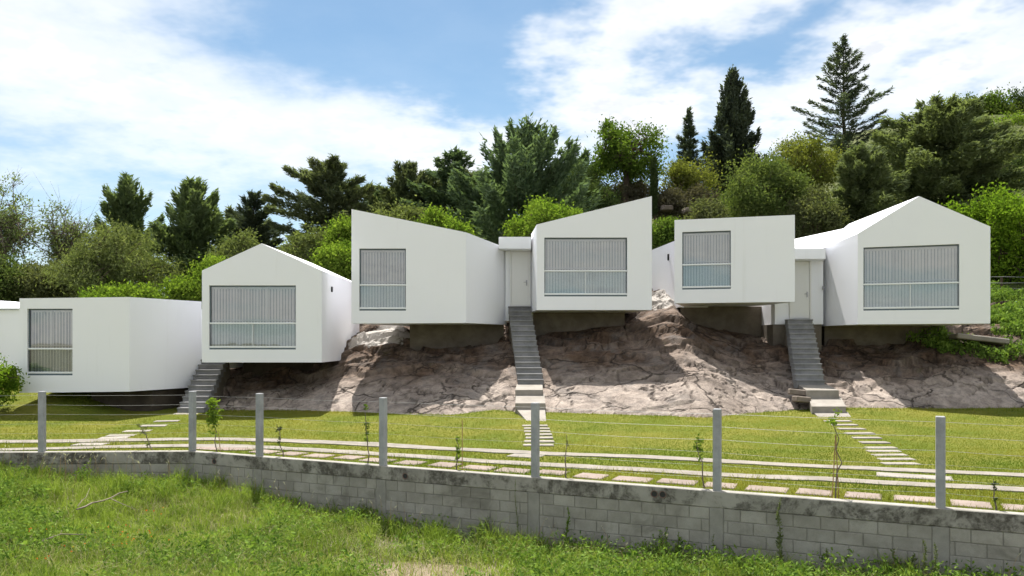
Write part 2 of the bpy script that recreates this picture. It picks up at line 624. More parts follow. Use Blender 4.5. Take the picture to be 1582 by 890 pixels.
def mat_rock():
    m, nt, out = material('bedrock')
    geo = nt.node('ShaderNodeNewGeometry')
    v = geo.outputs['Position']
    n1 = nt.noise(v, .55, 5, .6, .4)
    n2 = nt.noise(v, 2.6, 7, .68, .4)
    n3 = nt.noise(v, 13, 5, .72)
    n4 = nt.noise(v, 48, 3, .7)
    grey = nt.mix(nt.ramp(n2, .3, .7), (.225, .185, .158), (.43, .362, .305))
    brown = nt.mix(nt.ramp(n2, .3, .7), (.036, .022, .014), (.150, .096, .063))  # brown of the upper rock, darkened further to carry shade under the houses
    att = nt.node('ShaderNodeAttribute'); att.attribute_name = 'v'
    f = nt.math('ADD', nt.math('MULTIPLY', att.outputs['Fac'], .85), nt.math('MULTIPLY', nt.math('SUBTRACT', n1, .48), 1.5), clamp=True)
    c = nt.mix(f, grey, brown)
    # grey lichen, grain
    lich = nt.math('MULTIPLY', nt.ramp(nt.noise(v, 1.0, 6, .72, .3), .50, .66), .50)
    c = nt.mix(lich, c, (.145, .132, .122))
    c = nt.mix(nt.math('MULTIPLY', nt.ramp(n3, .50, .70), .50), c, (.085, .062, .048))
    c = nt.mix(nt.math('MULTIPLY', nt.ramp(n4, .52, .70), .45), c, (.075, .06, .05))
    # joints: straight-sided cracks in two sizes
    def joints(scale, sc3, warp, wid):
        mp = nt.node('ShaderNodeMapping'); mp.inputs['Scale'].default_value = sc3; mp.inputs['Rotation'].default_value = (.1, .25, .35)
        nz = nt.node('ShaderNodeTexNoise'); nt.l.new(v, nz.inputs['Vector']); nz.inputs['Scale'].default_value = 1.6; nz.inputs['Detail'].default_value = 5
        sc_ = nt.node('ShaderNodeVectorMath', operation='SCALE'); nt.l.new(nz.outputs['Color'], sc_.inputs[0]); sc_.inputs['Scale'].default_value = warp
        ad = nt.node('ShaderNodeVectorMath', operation='ADD')
        nt.l.new(v, mp.inputs['Vector']); nt.l.new(mp.outputs[0], ad.inputs[0]); nt.l.new(sc_.outputs[0], ad.inputs[1])
        vo = nt.node('ShaderNodeTexVoronoi'); vo.feature = 'DISTANCE_TO_EDGE'
        nt.l.new(ad.outputs[0], vo.inputs['Vector']); vo.inputs['Scale'].default_value = scale
        return nt.ramp(vo.outputs['Distance'], wid * .25, wid, 1, 0)
    jb = nt.math('MULTIPLY', joints(.62, (.55, .8, 1.5), .55, .020), nt.ramp(n1, .36, .50))
    js = nt.math('MULTIPLY', joints(1.9, (.6, .9, 1.3), .45, .030), nt.ramp(nt.noise(v, .8, 3, .5), .50, .60))
    at2 = nt.node('ShaderNodeAttribute'); at2.attribute_name = 'w'
    jo = nt.math('MAXIMUM', nt.math('MAXIMUM', jb, nt.math('MULTIPLY', js, .75)), nt.math('MULTIPLY', at2.outputs['Fac'], .8))
    c = nt.mix(nt.math('MULTIPLY', jo, .82), c, (.028, .021, .017))
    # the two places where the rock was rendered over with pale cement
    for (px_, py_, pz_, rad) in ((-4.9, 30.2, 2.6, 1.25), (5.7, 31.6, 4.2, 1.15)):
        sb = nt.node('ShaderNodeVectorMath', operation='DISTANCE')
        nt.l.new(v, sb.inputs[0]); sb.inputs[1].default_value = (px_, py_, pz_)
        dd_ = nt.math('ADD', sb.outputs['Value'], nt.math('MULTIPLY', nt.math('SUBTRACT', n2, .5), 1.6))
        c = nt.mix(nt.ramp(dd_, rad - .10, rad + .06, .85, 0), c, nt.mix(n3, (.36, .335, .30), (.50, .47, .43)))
    moss = nt.math('MULTIPLY', nt.ramp(nt.noise(v, 1.9, 6, .7), .60, .72), .25)
    c = nt.mix(moss, c, (.09, .095, .035))
    h = nt.math('ADD', nt.noise(v, 6, 7, .74), nt.math('MULTIPLY', n4, .35))
    h = nt.math('SUBTRACT', h, nt.math('MULTIPLY', jo, 1.0))
    principled(nt, out, c, .93, .18, bump(nt, h, .7, .05))
    return m


def mat_lawn():
    m, nt, out = material('lawn_soil')
    geo = nt.node('ShaderNodeNewGeometry')
    v = geo.outputs['Position']
    n1 = nt.noise(v, .45, 5, .6)
    n2 = nt.noise(v, 9, 6, .7)
    c = nt.mix(nt.ramp(n1, .35, .65), (.115, .145, .018), (.185, .180, .034))
    c = nt.mix(nt.math('MULTIPLY', nt.ramp(n2, .48, .75), .6), c, (.055, .085, .014))
    bare = nt.math('MULTIPLY', nt.ramp(nt.noise(v, .8, 6, .6), .66, .78), .6)
    c = nt.mix(bare, c, (.22, .18, .11))
    principled(nt, out, c, .95, .1, bump(nt, nt.noise(v, 45, 5, .7), .8, .05))
    return m


def mat_dirt(name, a, b):
    m, nt, out = material(name)
    geo = nt.node('ShaderNodeNewGeometry')
    v = geo.outputs['Position']
    n1 = nt.noise(v, .35, 6, .6); n2 = nt.noise(v, 6, 6, .7)
    c = nt.mix(nt.ramp(n1, .35, .65), a, b)
    c = nt.mix(nt.math('MULTIPLY', nt.ramp(n2, .45, .7), .5), c, tuple(x * .5 for x in a))
    principled(nt, out, c, .95, .1, bump(nt, n2, .8, .08))
    return m


LEAF = {}


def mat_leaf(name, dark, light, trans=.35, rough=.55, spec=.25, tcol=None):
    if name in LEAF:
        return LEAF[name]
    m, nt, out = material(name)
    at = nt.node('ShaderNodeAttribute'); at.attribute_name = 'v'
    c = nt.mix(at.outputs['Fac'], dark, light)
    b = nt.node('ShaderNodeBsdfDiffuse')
    nt.l.new(c, b.inputs['Color'])
    t = nt.node('ShaderNodeBsdfTranslucent')
    tc = nt.mix(1.0, c, tcol or (1.25, 1.3, .6), 'MULTIPLY')
    nt.l.new(tc, t.inputs['Color'])
    mx = nt.node('ShaderNodeMixShader'); mx.inputs[0].default_value = trans
    nt.l.new(b.outputs[0], mx.inputs[1]); nt.l.new(t.outputs[0], mx.inputs[2])
    nt.l.new(mx.outputs[0], out.inputs[0])
    LEAF[name] = m
    return m


def mat_glass(name, tint, refl=.10):
    m, nt, out = material(name)
    tr = nt.node('ShaderNodeBsdfTransparent'); tr.inputs['Color'].default_value = (*tint, 1)
    gl = nt.node('ShaderNodeBsdfGlossy'); gl.inputs['Roughness'].default_value = .02
    n = nt.noise(nt.coords(), 1.3, 2)
    nt.l.new(bump(nt, n, .05, .02), gl.inputs['Normal'])
    fr = nt.node('ShaderNodeFresnel'); fr.inputs['IOR'].default_value = 1.5
    f = nt.math('ADD', nt.math('MULTIPLY', fr.outputs[0], 1.0), refl, clamp=True)
    mx = nt.node('ShaderNodeMixShader')
    nt.l.new(f, mx.inputs[0]); nt.l.new(tr.outputs[0], mx.inputs[1]); nt.l.new(gl.outputs[0], mx.inputs[2])
    nt.l.new(mx.outputs[0], out.inputs[0])
    return m


def mat_beam():
    m, nt, out = material('wall_beam')
    geo = nt.node('ShaderNodeNewGeometry')
    v = geo.outputs['Position']
    n = nt.noise(v, 2.3, 6, .62)
    c = nt.mix(nt.ramp(n, .3, .7), (.25, .235, .205), (.34, .32, .285))
    s1 = nt.noise(v, 1.9, 9, .74, .3)
    st = nt.ramp(s1, .44, .57)
    s2 = nt.noise(v, 11, 5, .7)
    st = nt.math('MULTIPLY', st, nt.ramp(s2, .32, .60, .45, 1.0))
    sx = nt.node('ShaderNodeSeparateXYZ'); nt.l.new(geo.outputs['Normal'], sx.inputs[0])
    st = nt.math('MULTIPLY', st, nt.ramp(sx.outputs[2], .3, .8, .84, .05))
    c = nt.mix(st, c, (.040, .034, .026))
    h = nt.math('ADD', nt.noise(v, 28, 5, .65), nt.math('MULTIPLY', n, .5))
    principled(nt, out, c, .92, .2, bump(nt, h, .4, .012))
    return m


M = {}
M['stucco'] = mat_stucco()
M['door'] = mat_plain('white_door_paint', (.74, .73, .71), .5, .35, .03)
M['frame'] = mat_plain('white_window_metal', (.78, .80, .81), .35, .5, .02)
M['sill_dark'] = mat_plain('dark_sill_track', (.10, .13, .15), .5, .4, .1)
M['blind'] = mat_plain('blind_fabric', (.90, .895, .88), .85, .1, .05)
M['glass'] = mat_glass('window_glass', (.99, .99, .99), .15)
M['glass_low'] = mat_glass('tinted_guard_glass', (.88, .93, .93), .06)
M['metal'] = mat_plain('brushed_handle', (.35, .35, .36), .35, .5, .1, metal=1.0)
M['black'] = mat_plain('dark_fitting', (.03, .03, .03), .6, .3, .1)
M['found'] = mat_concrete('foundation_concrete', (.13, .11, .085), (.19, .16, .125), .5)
M['found_shaded'] = mat_concrete('shaded_foundation_concrete', (.045, .036, .027), (.075, .060, .045), .5, (.02, .016, .012))  # foundation concrete with the deep shade under the low house put into its colour
M['stair'] = mat_concrete('stair_concrete', (.185, .182, .180), (.265, .26, .255), .45, (.11, .10, .09), vary=.13)
M['slab'] = mat_concrete('pale_slab', (0.225, 0.203, 0.176), (0.300, 0.273, 0.238), .40, (.20, .18, .14), vary=.08)
M['strip'] = mat_concrete('wheel_strip', (0.185, 0.165, 0.138), (0.265, 0.238, 0.202), .6, (.20, .18, .12))
M['paver'] = mat_concrete('pink_paver', (0.205, 0.163, 0.136), (0.275, 0.222, 0.188), .4, (.22, .19, .13), vary=.10)
M['gravel'] = mat_dirt('pink_gravel', (0.224, 0.172, 0.144), (0.304, 0.244, 0.208))
M['cap'] = mat_beam()
M['column'] = mat_concrete('wall_column', (.225, .212, .188), (.30, .285, .255), .45, (.10, .09, .075))
M['block'] = mat_concrete('grey_block', (.245, .228, .198), (.335, .315, .28), .60, (.10, .09, .072), vary=.09)
M['mortar'] = mat_concrete('mortar', (.215, .20, .173), (.285, .268, .236), .4, (.08, .075, .06))
M['post'] = mat_concrete('post_concrete', (.26, .265, .27), (.36, .365, .37), .25, (.15, .14, .13), 1.5)
M['wire'] = mat_plain('galvanised_wire', (.30, .30, .285), .45, .5, .1, metal=.6)
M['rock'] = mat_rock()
M['lawn'] = mat_lawn()
M['field'] = mat_dirt('field_soil', (.125, .122, .075), (.20, .178, .125))
M['hill'] = mat_dirt('hill_soil', (.055, .075, .02), (.12, .13, .05))
M['far'] = mat_dirt('far_hill', (.045, .065, .045), (.065, .085, .055))
M['bark'] = mat_plain('bark', (.085, .062, .045), .95, .1, .4, 9, .6)
M['bark_grey'] = mat_plain('grey_bark', (.16, .13, .105), .95, .1, .35, 9, .6)
M['deadwood'] = mat_plain('dead_wood', (.20, .165, .13), .9, .1, .25, 9, .4)
M['stake'] = mat_plain('cane_stake', (.34, .22, .10), .8, .2, .2)
M['boulder'] = mat_concrete('boulder', (.15, .125, .10), (.26, .215, .18), .6, (.07, .06, .045), .8)
M['pvc'] = mat_plain('pipe', (.16, .10, .08), .6, .3, .1)
M['dish'] = mat_plain('grey_dish', (.20, .20, .21), .5, .3, .05)
M['roof_tile'] = mat_plain('orange_tile', (.50, .22, .13), .8, .2, .15)
M['cream'] = mat_plain('cream_wall', (.62, .58, .50), .9, .2, .06)

# ------------------------------------------------------------------ ground sheets
def grid_mesh(name, X, Y, Z, mat, smooth=True, attr=None, attr2=None):
    ny, nx = X.shape
    v = np.stack([X, Y, Z], -1).reshape(-1, 3)
    i = np.arange(ny * nx).reshape(ny, nx)
    q = np.stack([i[:-1, :-1], i[:-1, 1:], i[1:, 1:], i[1:, :-1]], -1).reshape(-1)
    return mesh_np(name, v, q, 4, mat, attr=None if attr is None else attr.ravel(), smooth=smooth, attr2=None if attr2 is None else attr2.ravel())


def structure(name, me, label=None):
    o = link(name, me)
    o['kind'] = 'structure'
    if label:
        o['label'] = label
    return o


# far plain under everything, out to the horizon
g = np.array([-4000, -1500, -600, -200, 0, 200, 600, 1500, 4000.])
gx, gy = np.meshgrid(g, g)
structure('ground', grid_mesh('ground', gx, gy, np.full(gx.shape, -2.0), M['field']))

# lawn
xs = np.linspace(-26, 26, 220)
t = np.linspace(0, 1, 80)
LX = np.tile(xs, (80, 1))
yend = np.where(xs < -9, 34.0, 29.0)
LY = (wall_Y(xs) + .03)[None, :] * (1 - t[:, None]) + yend[None, :] * t[:, None]
rz = rock_smooth(LX, LY)[0]
LZ = lawn_z(LX, LY)
LZ = np.where((LX > -11) & (LY > np.interp(LX, _foot_X, _foot_Y) + 1.2), np.minimum(LZ, rz - .6), LZ)
structure('lawn', grid_mesh('lawn', LX, LY, LZ, M['lawn']))

# rock
xs = np.linspace(-13.5, 20, 540); ys = np.linspace(22.4, 34.5, 200)
RX, RY = np.meshgrid(xs, ys)
RZ, RJ, rt = rock_full(RX, RY)
edge = sstep(-11.2, -12.6, RX)
RZ = RZ - edge * 1.4
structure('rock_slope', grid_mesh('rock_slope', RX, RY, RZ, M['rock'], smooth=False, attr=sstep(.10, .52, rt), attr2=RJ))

# hill behind
xs = np.linspace(-130, 130, 160); ys = np.concatenate([np.linspace(32.5, 70, 60), np.linspace(72, 400, 25)])
HX, HY = np.meshgrid(xs, ys)
structure('hillside', grid_mesh('hillside', HX, HY, hill_z(HX, HY), M['hill']))

# far wooded ridge on the left
xs = np.linspace(-700, 100, 160); ys = np.linspace(420, 760, 24)
HX, HY = np.meshgrid(xs, ys)
rr = (50 + 14 * (fbm(HX * .006, HX * 0 + 2, 5, 4) - .5)) * np.sin(np.clip((HY - 420) / 340, 0, 1) * math.pi / 2) + 5 * fbm(HX * .06, HY * .06, 8, 3)
rr *= np.interp(HX, [-700, -200, 40, 100], [1, 1, .3, 0])
structure('far_ridge', grid_mesh('far_ridge', HX, HY, rr - 3, M['far']))

# field in front
xs = np.linspace(-30, 26, 200)
t = np.linspace(0, 1, 90)
FX = np.tile(xs, (90, 1))
FY = (wall_Y(xs) - .02)[None, :] * (1 - t[:, None]) + (-20.0) * t[:, None] ** 1.0
structure('field', grid_mesh('field', FX, FY, field_z(FX, FY), M['field']))

# ------------------------------------------------------------------ driveway strips, pavers, garden paths
lawn_pads = []          # (cx, cy, ux, uy, half_u, half_v) where grass does not grow
Zl = lambda X, Y: lawn_z(X, Y)


def strip_pts(px):
    return np.array([ray_ground(x, y, lawn_z) for x, y in px])


far_px = [(-120, 683.5), (0, 683), (150, 681.5), (300, 679), (401, 680), (500, 684), (592, 688.5), (827, 701), (1108, 713), (1453, 730), (1700, 742)]
near_px = [(-120, 697.5), (0, 696), (150, 692), (300, 688.5), (401, 691.5), (500, 697), (592, 703), (827, 718.5), (1108, 734.5), (1453, 752), (1700, 764)]
STRIPS = []


def smooth_line(p, n):
    d = np.concatenate([[0], np.cumsum(np.linalg.norm(np.diff(p[:, :2], axis=0), axis=1))])
    s = np.linspace(0, d[-1], n)
    q = np.stack([np.interp(s, d, p[:, k]) for k in range(2)], -1)
    for _ in range(30):
        q[1:-1] = (q[:-2] + 2 * q[1:-1] + q[2:]) / 4
    return q


def build_strip(px, half, label, seed):
    q = smooth_line(strip_pts(px), 140)
    d = np.gradient(q, axis=0); d /= np.linalg.norm(d, axis=1)[:, None]
    nrm = np.stack([-d[:, 1], d[:, 0]], -1)
    wob = (fbm(np.arange(140) * .35, np.zeros(140), seed, 3) - .5) * .10
    wob2 = (fbm(np.arange(140) * .35, np.zeros(140), seed + 5, 3) - .5) * .10
    L = q - nrm * (half + wob)[:, None]
    Rr = q + nrm * (half + wob2)[:, None]
    mb = MB()
    vs = []
    for a, b in zip(L, Rr):
        za = float(lawn_z(*a)); zb = float(lawn_z(*b))
        vs += [(a[0], a[1], za - .10), (a[0], a[1], za + .022), (b[0], b[1], zb + .022), (b[0], b[1], zb - .10)]
    fs = []
    for i in range(139):
        for k in range(3):
            fs.append((i * 4 + k, i * 4 + 4 + k, i * 4 + 5 + k, i * 4 + 1 + k))
    mb.add(vs, [f[::-1] for f in fs])
    o = mb.build('wheel_strip', M['strip'])
    o['kind'] = 'structure'
    o['label'] = label
    STRIPS.append((q, half))


build_strip(far_px, .23, 'pale concrete driveway strip farther from the block wall', 1)
build_strip(near_px, .22, 'pale concrete driveway strip nearer to the block wall', 2)

# pink gravel apron by the wall corner
mb = MB()
cen = ray_ground(352, 693.5, lawn_z)
ring = []
for k in range(28):
    a = 2 * math.pi * k / 28
    rr_ = 1 + .25 * (fbm(np.array([k * .6]), np.array([0.]), 4)[0] - .5)
    X = cen[0] + math.cos(a) * .85 * rr_; Y = cen[1] + math.sin(a) * .33 * rr_ - .1 * math.cos(a)
    ring.append((X, Y, float(lawn_z(X, Y)) + .016))
mb.add(ring + [(cen[0], cen[1], float(lawn_z(cen[0], cen[1])) + .022)], [(k, (k + 1) % 28, 28) for k in range(28)])
o = mb.build('gravel_apron', M['gravel']); o['kind'] = 'structure'
lawn_pads.append((cen[0], cen[1], 1, 0, .75, .26))


def slab_mesh(name, hx, hy, hz, mat, bev=.012):
    return MB().box((0, 0, 0), (hx, hy, hz), None, bev).mesh(name, mat)


def place_slab(root, name, me, X, Y, ang, hx, hy, z=None, tilt=0.0, lift=.020, hz=.05):
    zz = float(lawn_z(X, Y)) + lift - hz if z is None else z - hz
    o = link(name, me, root, loc=(X, Y, zz))
    o.rotation_euler = (random.uniform(-.012, .012) + tilt, random.uniform(-.012, .012), ang)
    lawn_pads.append((X, Y, math.cos(ang), math.sin(ang), hx - .02, hy - .02))
    return o


row = bpy.data.objects.new('paver_row', None); COL.objects.link(row); row['kind'] = 'structure'
row['label'] = 'row of pinkish square pavers along the block wall'
BASE[row.name] = np.zeros(3)
pav = [slab_mesh('paver', .29, .24, .05, M['paver']), slab_mesh('paver', .33, .23, .05, M['paver']), slab_mesh('paver', .27, .25, .05, M['paver'])]
wd = (WALL_C - WALL_B) / np.linalg.norm(WALL_C - WALL_B)
wn = np.array([-wd[1], wd[0]])
wang = math.atan2(wd[1], wd[0])
s = 1.5
while s < 18.0:
    p = WALL_B + wd * s + wn * (.66 + random.uniform(-.05, .05))
    k = random.randrange(3)
    place_slab(row, 'paver', pav[k], p[0], p[1], wang + random.uniform(-.05, .05), (.29, .33, .27)[k], .24)
    s += random.uniform(.72, .80)

M_slab = [slab_mesh('slab', .36, .13, .05, M['slab']), slab_mesh('slab', .34, .14, .05, M['slab'])]


def garden_path(label, pts, n, group_hw, me_list, ang0):
    r_ = bpy.data.objects.new('garden_path', None); COL.objects.link(r_); r_['kind'] = 'structure'; r_['label'] = label
    BASE[r_.name] = np.zeros(3)
    P_ = np.array([ray_ground(x, y, lawn_z) for x, y in pts])
    for i in range(n):
        f = i / (n - 1)
        X = np.interp(f, np.linspace(0, 1, len(P_)), P_[:, 0]); Y = np.interp(f, np.linspace(0, 1, len(P_)), P_[:, 1])
        place_slab(r_, 'slab', random.choice(me_list), X + random.uniform(-.03, .03), Y, ang0 + random.uniform(-.05, .05), .35, .13)
    return r_


garden_path('stepping slabs from the middle stairs to the driveway', [(828, 658), (833, 688)], 7, .3, M_slab, 0.0)
garden_path('diagonal line of stepping slabs from the right stairs to the driveway', [(1293, 651), (1352, 684), (1392, 717)], 11, .3, M_slab, 0.0)
ml = [slab_mesh('slab', .34, .20, .05, M['slab'])]
garden_path('stepping slabs from the left stairs to the driveway', [(258, 651), (232, 661), (190, 672), (176, 677)], 5, .3, ml, .15)
gp = bpy.data.objects['garden_path']
for (x, y, hx) in ((812, 705, .36), (1412, 737, .62), (140, 687, .36), (1432, 734, .0)):
    if hx:
        p = ray_ground(x, y, lawn_z)
        place_slab(gp, 'slab', slab_mesh('slab', hx, .24, .05, M['slab']), p[0], p[1], -.42 if x > 500 else 0, hx, .24)

# ------------------------------------------------------------------ houses
def unit(v):
    v = np.array(v, float)
    return v / np.linalg.norm(v)


class Plane:
    """vertical front plane through two plan points"""
    def __init__(self, a, b):
        self.a = np.array([*a, 0.]); self.u = unit(np.array([*b, 0.]) - self.a)
        self.n = np.array([self.u[1], -self.u[0], 0.])       # towards the camera

    def hit(self, x, y):
        d = P(x, y, 1.0) - np.array([0, 0, CZ])
        o = np.array([0, 0, CZ])
        t_ = np.dot(self.a - o, self.n) / np.dot(d, self.n)
        return o + d * t_

    def uz(self, p):
        return float(np.dot(p - self.a, self.u)), float(p[2])

    def pt(self, u, z, out=0.0):
        p = self.a + self.u * u + self.n * out
        return np.array([p[0], p[1], z])


def build_window(house, pl, rect, mid, stiles, nm='window'):
    """rect = u0,u1,z0,z1 of the wall opening"""
    u0, u1, z0, z1 = rect
    D = -.10                                                # glass sits back in the wall
    cu, cz = (u0 + u1) / 2, (z0 + z1) / 2
    ax = [pl.u, pl.n, np.array([0, 0, 1.])]
    fr = MB()
    fw = .035
    fr.box(pl.pt(u0 + fw / 2, cz, D), (fw / 2, .03, (z1 - z0) / 2), ax)
    fr.box(pl.pt(u1 - fw / 2, cz, D), (fw / 2, .03, (z1 - z0) / 2), ax)
    fr.box(pl.pt(cu, z1 - fw / 2, D), ((u1 - u0) / 2 - fw, .03, fw / 2), ax)
    win = fr.build(nm, M['sill_dark'], house)
    zm = z0 + (z1 - z0) * mid
    mb = MB().box(pl.pt(cu, zm, D + .05), ((u1 - u0) / 2 - .005, .028, .026), ax, .006)
    mb.build('rail', M['frame'], win)
    mb = MB().box(pl.pt(cu, z0 + .085, D + .05), ((u1 - u0) / 2 - .005, .03, .030), ax, .006)
    mb.build('rail', M['frame'], win)
    MB().box(pl.pt(cu, z0 + .025, D + .02), ((u1 - u0) / 2 - .004, .05, .024), ax).build('sill_track', M['sill_dark'], win)
    nb = 3 if u1 - u0 > 2.3 else 2
    for k in range(1, nb):
        if stiles:
            uu = u0 + (u1 - u0) * k / nb
            MB().box(pl.pt(uu, (zm + z1) / 2, D - .02), (.010, .012, (z1 - zm) / 2 - .03), ax).build('mullion', M['blind'], win)
    if u1 - u0 > 2.3:
        MB().box(pl.pt(cu, (z0 + .115 + zm - .03) / 2, D + .045), (.010, .012, (zm - .03 - z0 - .115) / 2), ax).build('mullion', M['frame'], win)

    def pane(a, b, c, d, out, mat):
        MB().add([pl.pt(a, c, out), pl.pt(b, c, out), pl.pt(b, d, out), pl.pt(a, d, out)], [(0, 1, 2, 3)]).build('pane', mat, win)
    pane(u0 + fw, u1 - fw, z0 + .05, z1 - fw, D, M['glass'])
    pane(u0 + .01, u1 - .01, z0 + .115, zm - .026, D + .05, M['glass_low'])
    # vertical blind: each strip turned a little
    mb = MB()
    turn = random.choice((8, 14, 18, -12))
    wdt = .095
    n = int((u1 - u0) / wdt)
    for i in range(n):
        uc = u0 + (i + .5) * (u1 - u0) / n
        a = R(turn + random.uniform(-9, 9))
        su = pl.u * math.cos(a) + pl.n * math.sin(a)
        c = pl.pt(uc, 0, D - .10)
        h = random.uniform(.034, .041)
        pts = [c - su * h, c + su * h]
        off = pl.n * .006
        mid_ = c + off
        zz0, zz1 = z0 + .06, z1 - .06
        vs = []
        for q in (pts[0], mid_, pts[1]):
            vs += [(q[0], q[1], zz0), (q[0], q[1], zz1)]
        mb.add(vs, [(0, 2, 3, 1), (2, 4, 5, 3)])
    mb.build('blind', M['blind'], win)
    MB().box(pl.pt(cu, z1 - .075, D - .10), ((u1 - u0) / 2 - .02, .030, .03), ax).build('blind_headrail', M['blind'], win)
    MB().box(pl.pt(cu, zm + .10, D - .032), ((u1 - u0) / 2 - .03, .008, .016), ax).build('blind_cord', M['frame'], win)
    for k in range(1, 5 if u1 - u0 > 2.3 else 3):
        uu = u0 + (u1 - u0) * k / (5 if u1 - u0 > 2.3 else 3)
        MB().box(pl.pt(uu, z1 - .12, D - .036), (.012, .008, .05), ax).build('bracket', M['frame'], win)
    # the room behind
    mb = MB()
    o_ = -.28 + D
    a, b, c, d = pl.pt(u0 - .1, z0 - .05, o_), pl.pt(u1 + .1, z0 - .05, o_), pl.pt(u1 + .1, z1 + .05, o_), pl.pt(u0 - .1, z1 + .05, o_)
    mb.add([a, b, c, d], [(0, 1, 2, 3)])
    mb.build('curtain', mat_room, win)
    return win


mat_room = mat_plain('room_curtain', (.52, .55, .58), .9, .1, .15)


def build_wing(house, name, pl, front, back, rect, rev=.2):
    """front: list of (u,z) outline, clockwise from bottom left seen from the camera: bl, tl, (apex), tr, br
       back: matching list of world points. rect: opening."""
    n = len(front)
    Fp = [pl.pt(u, z) for u, z in front]
    Bp = [np.array(p, float) for p in back]
    u0, u1, z0, z1 = rect
    Hp = [pl.pt(u0, z0), pl.pt(u0, z1), pl.pt(u1, z1), pl.pt(u1, z0)]
    Ip = [p - pl.n * rev for p in Hp]
    mb = MB()
    vs = Fp + Bp + Hp + Ip
    h = 2 * n; i_ = 2 * n + 4
    fs = []
    # front face round the opening
    if n == 4:
        q = [0, 1, 2, 3]
        fs += [(0, h, h + 1, 1), (1, h + 1, h + 2, 2), (2, h + 2, h + 3, 3), (3, h + 3, h, 0)]
    else:
        fs += [(0, h, h + 1, 1), (1, h + 1, h + 2, 3, 2), (3, h + 2, h + 3, 4), (4, h + 3, h, 0)]
    for k in range(4):
        a, b = k, (k + 1) % 4
        fs.append((h + a, i_ + a, i_ + b, h + b))
    # sides, roof and floor, as triangles where they twist
    for k in range(n):
        a, b = k, (k + 1) % n
        fs += [(a, b, n + b), (a, n + b, n + a)]
    fs.append(tuple(range(n, 2 * n)))
    mb.add(vs, fs)
    return mb.build(name, M['stucco'], house)


def rect_px(pl, x0, y0, x1, y1):
    a = pl.uz(pl.hit(x0, y1)); b = pl.uz(pl.hit(x1, y0))
    return a[0], b[0], a[1], b[1]


def outline(pl, pts):
    return [pl.uz(pl.hit(x, y)) for x, y in pts]


def plane_px(x0, Y0, x1, Y1):
    return Plane(P(x0, 0, Y0)[:2], P(x1, 0, Y1)[:2])


def back_pts(plan, zs):
    return [(p[0], p[1], z) for p, z in zip(plan, zs)]


def prism(house, name, plan, zb, zt, mat):
    n = len(plan)
    zt = [zt] * n if np.isscalar(zt) else zt
    vs = [(p[0], p[1], zb) for p in plan] + [(p[0], p[1], z) for p, z in zip(plan, zt)]
    fs = [(i, (i + 1) % n, n + (i + 1) % n, n + i) for i in range(n)]
    fs += [tuple(range(n))[::-1]]
    if n == 4:
        fs += [(n, n + 1, n + 2, n + 3)]
    else:
        fs += [(n, n + i, n + i + 1) for i in range(1, n - 1)]
    return MB().add(vs, fs).build(name, mat, house)


def small_fitting(house, name, p, nrm, hw, hh, mat):
    nrm = unit(nrm); u = np.array([-nrm[1], nrm[0], 0.])
    return MB().box(np.array(p) + nrm * .02, (hw, .03, hh), [u, nrm, np.array([0, 0, 1.])], .005).build(name, mat, house)


# ---- house one: the low box and the gabled wing on the left
H1 = thing('hillside_house', 'lowest white house, flat box wing and gabled wing, at left of the row', 'house', (-10.8, 27.5, .4), 'white cantilevered houses on the slope')
plA = plane_px(30, 25.3, 200, 25.3)
fA = outline(plA, [(30, 607), (30, 461), (200, 459), (200, 605)])
A_fr = plA.pt(*fA[3])
bA = [(-13.7, 30.2, fA[0][1]), (-13.7, 30.2, fA[1][1]), (-10.82, 28.0, fA[2][1]), (-10.82, 28.0, fA[3][1])]
rA = rect_px(plA, 42, 477, 112, 580)
build_wing(H1, 'flat_wing', plA, fA, bA, rA)
build_window(H1, plA, rA, .40, True)
plB = plane_px(312, 26.1, 497, 26.1)
fB = outline(plB, [(312, 560), (312, 418), (404, 376), (497, 418), (497, 560)])
bB = [(-9.9, 32.4, fB[0][1]), (-9.9, 32.4, fB[1][1]), (-8.1, 32.4, fB[2][1]), (-6.15, 32.4, fB[3][1]), (-6.15, 32.4, fB[4][1])]
rB = rect_px(plB, 323, 441, 457, 540)
build_wing(H1, 'gabled_wing', plB, fB, bB, rB)
build_window(H1, plB, rB, .41, True)
prism(H1, 'link', [(-11.2, 28.6), (-10.05, 28.6), (-10.0, 30.5), (-11.2, 30.5)], 1.5, 3.6, M['stucco'])
prism(H1, 'foundation', [(-13.75, 26.25), (-11.75, 26.25), (-11.1, 28.0), (-13.2, 29.6)], -.4, fA[0][1] - .003, M['found_shaded'])
prism(H1, 'foundation', [(-9.7, 29.0), (-6.6, 29.4), (-6.6, 32), (-9.7, 32)], .2, fB[0][1] - .003, M['found_shaded'])
small_fitting(H1, 'vent', (P(512, 447, 27.4)[0] + .0, 0, 0) if False else (plB.pt(*fB[4])[0] + .006, 27.45, P(512, 447, 27.45)[2]), (1, 0.005, 0), .05, .09, M['black'])

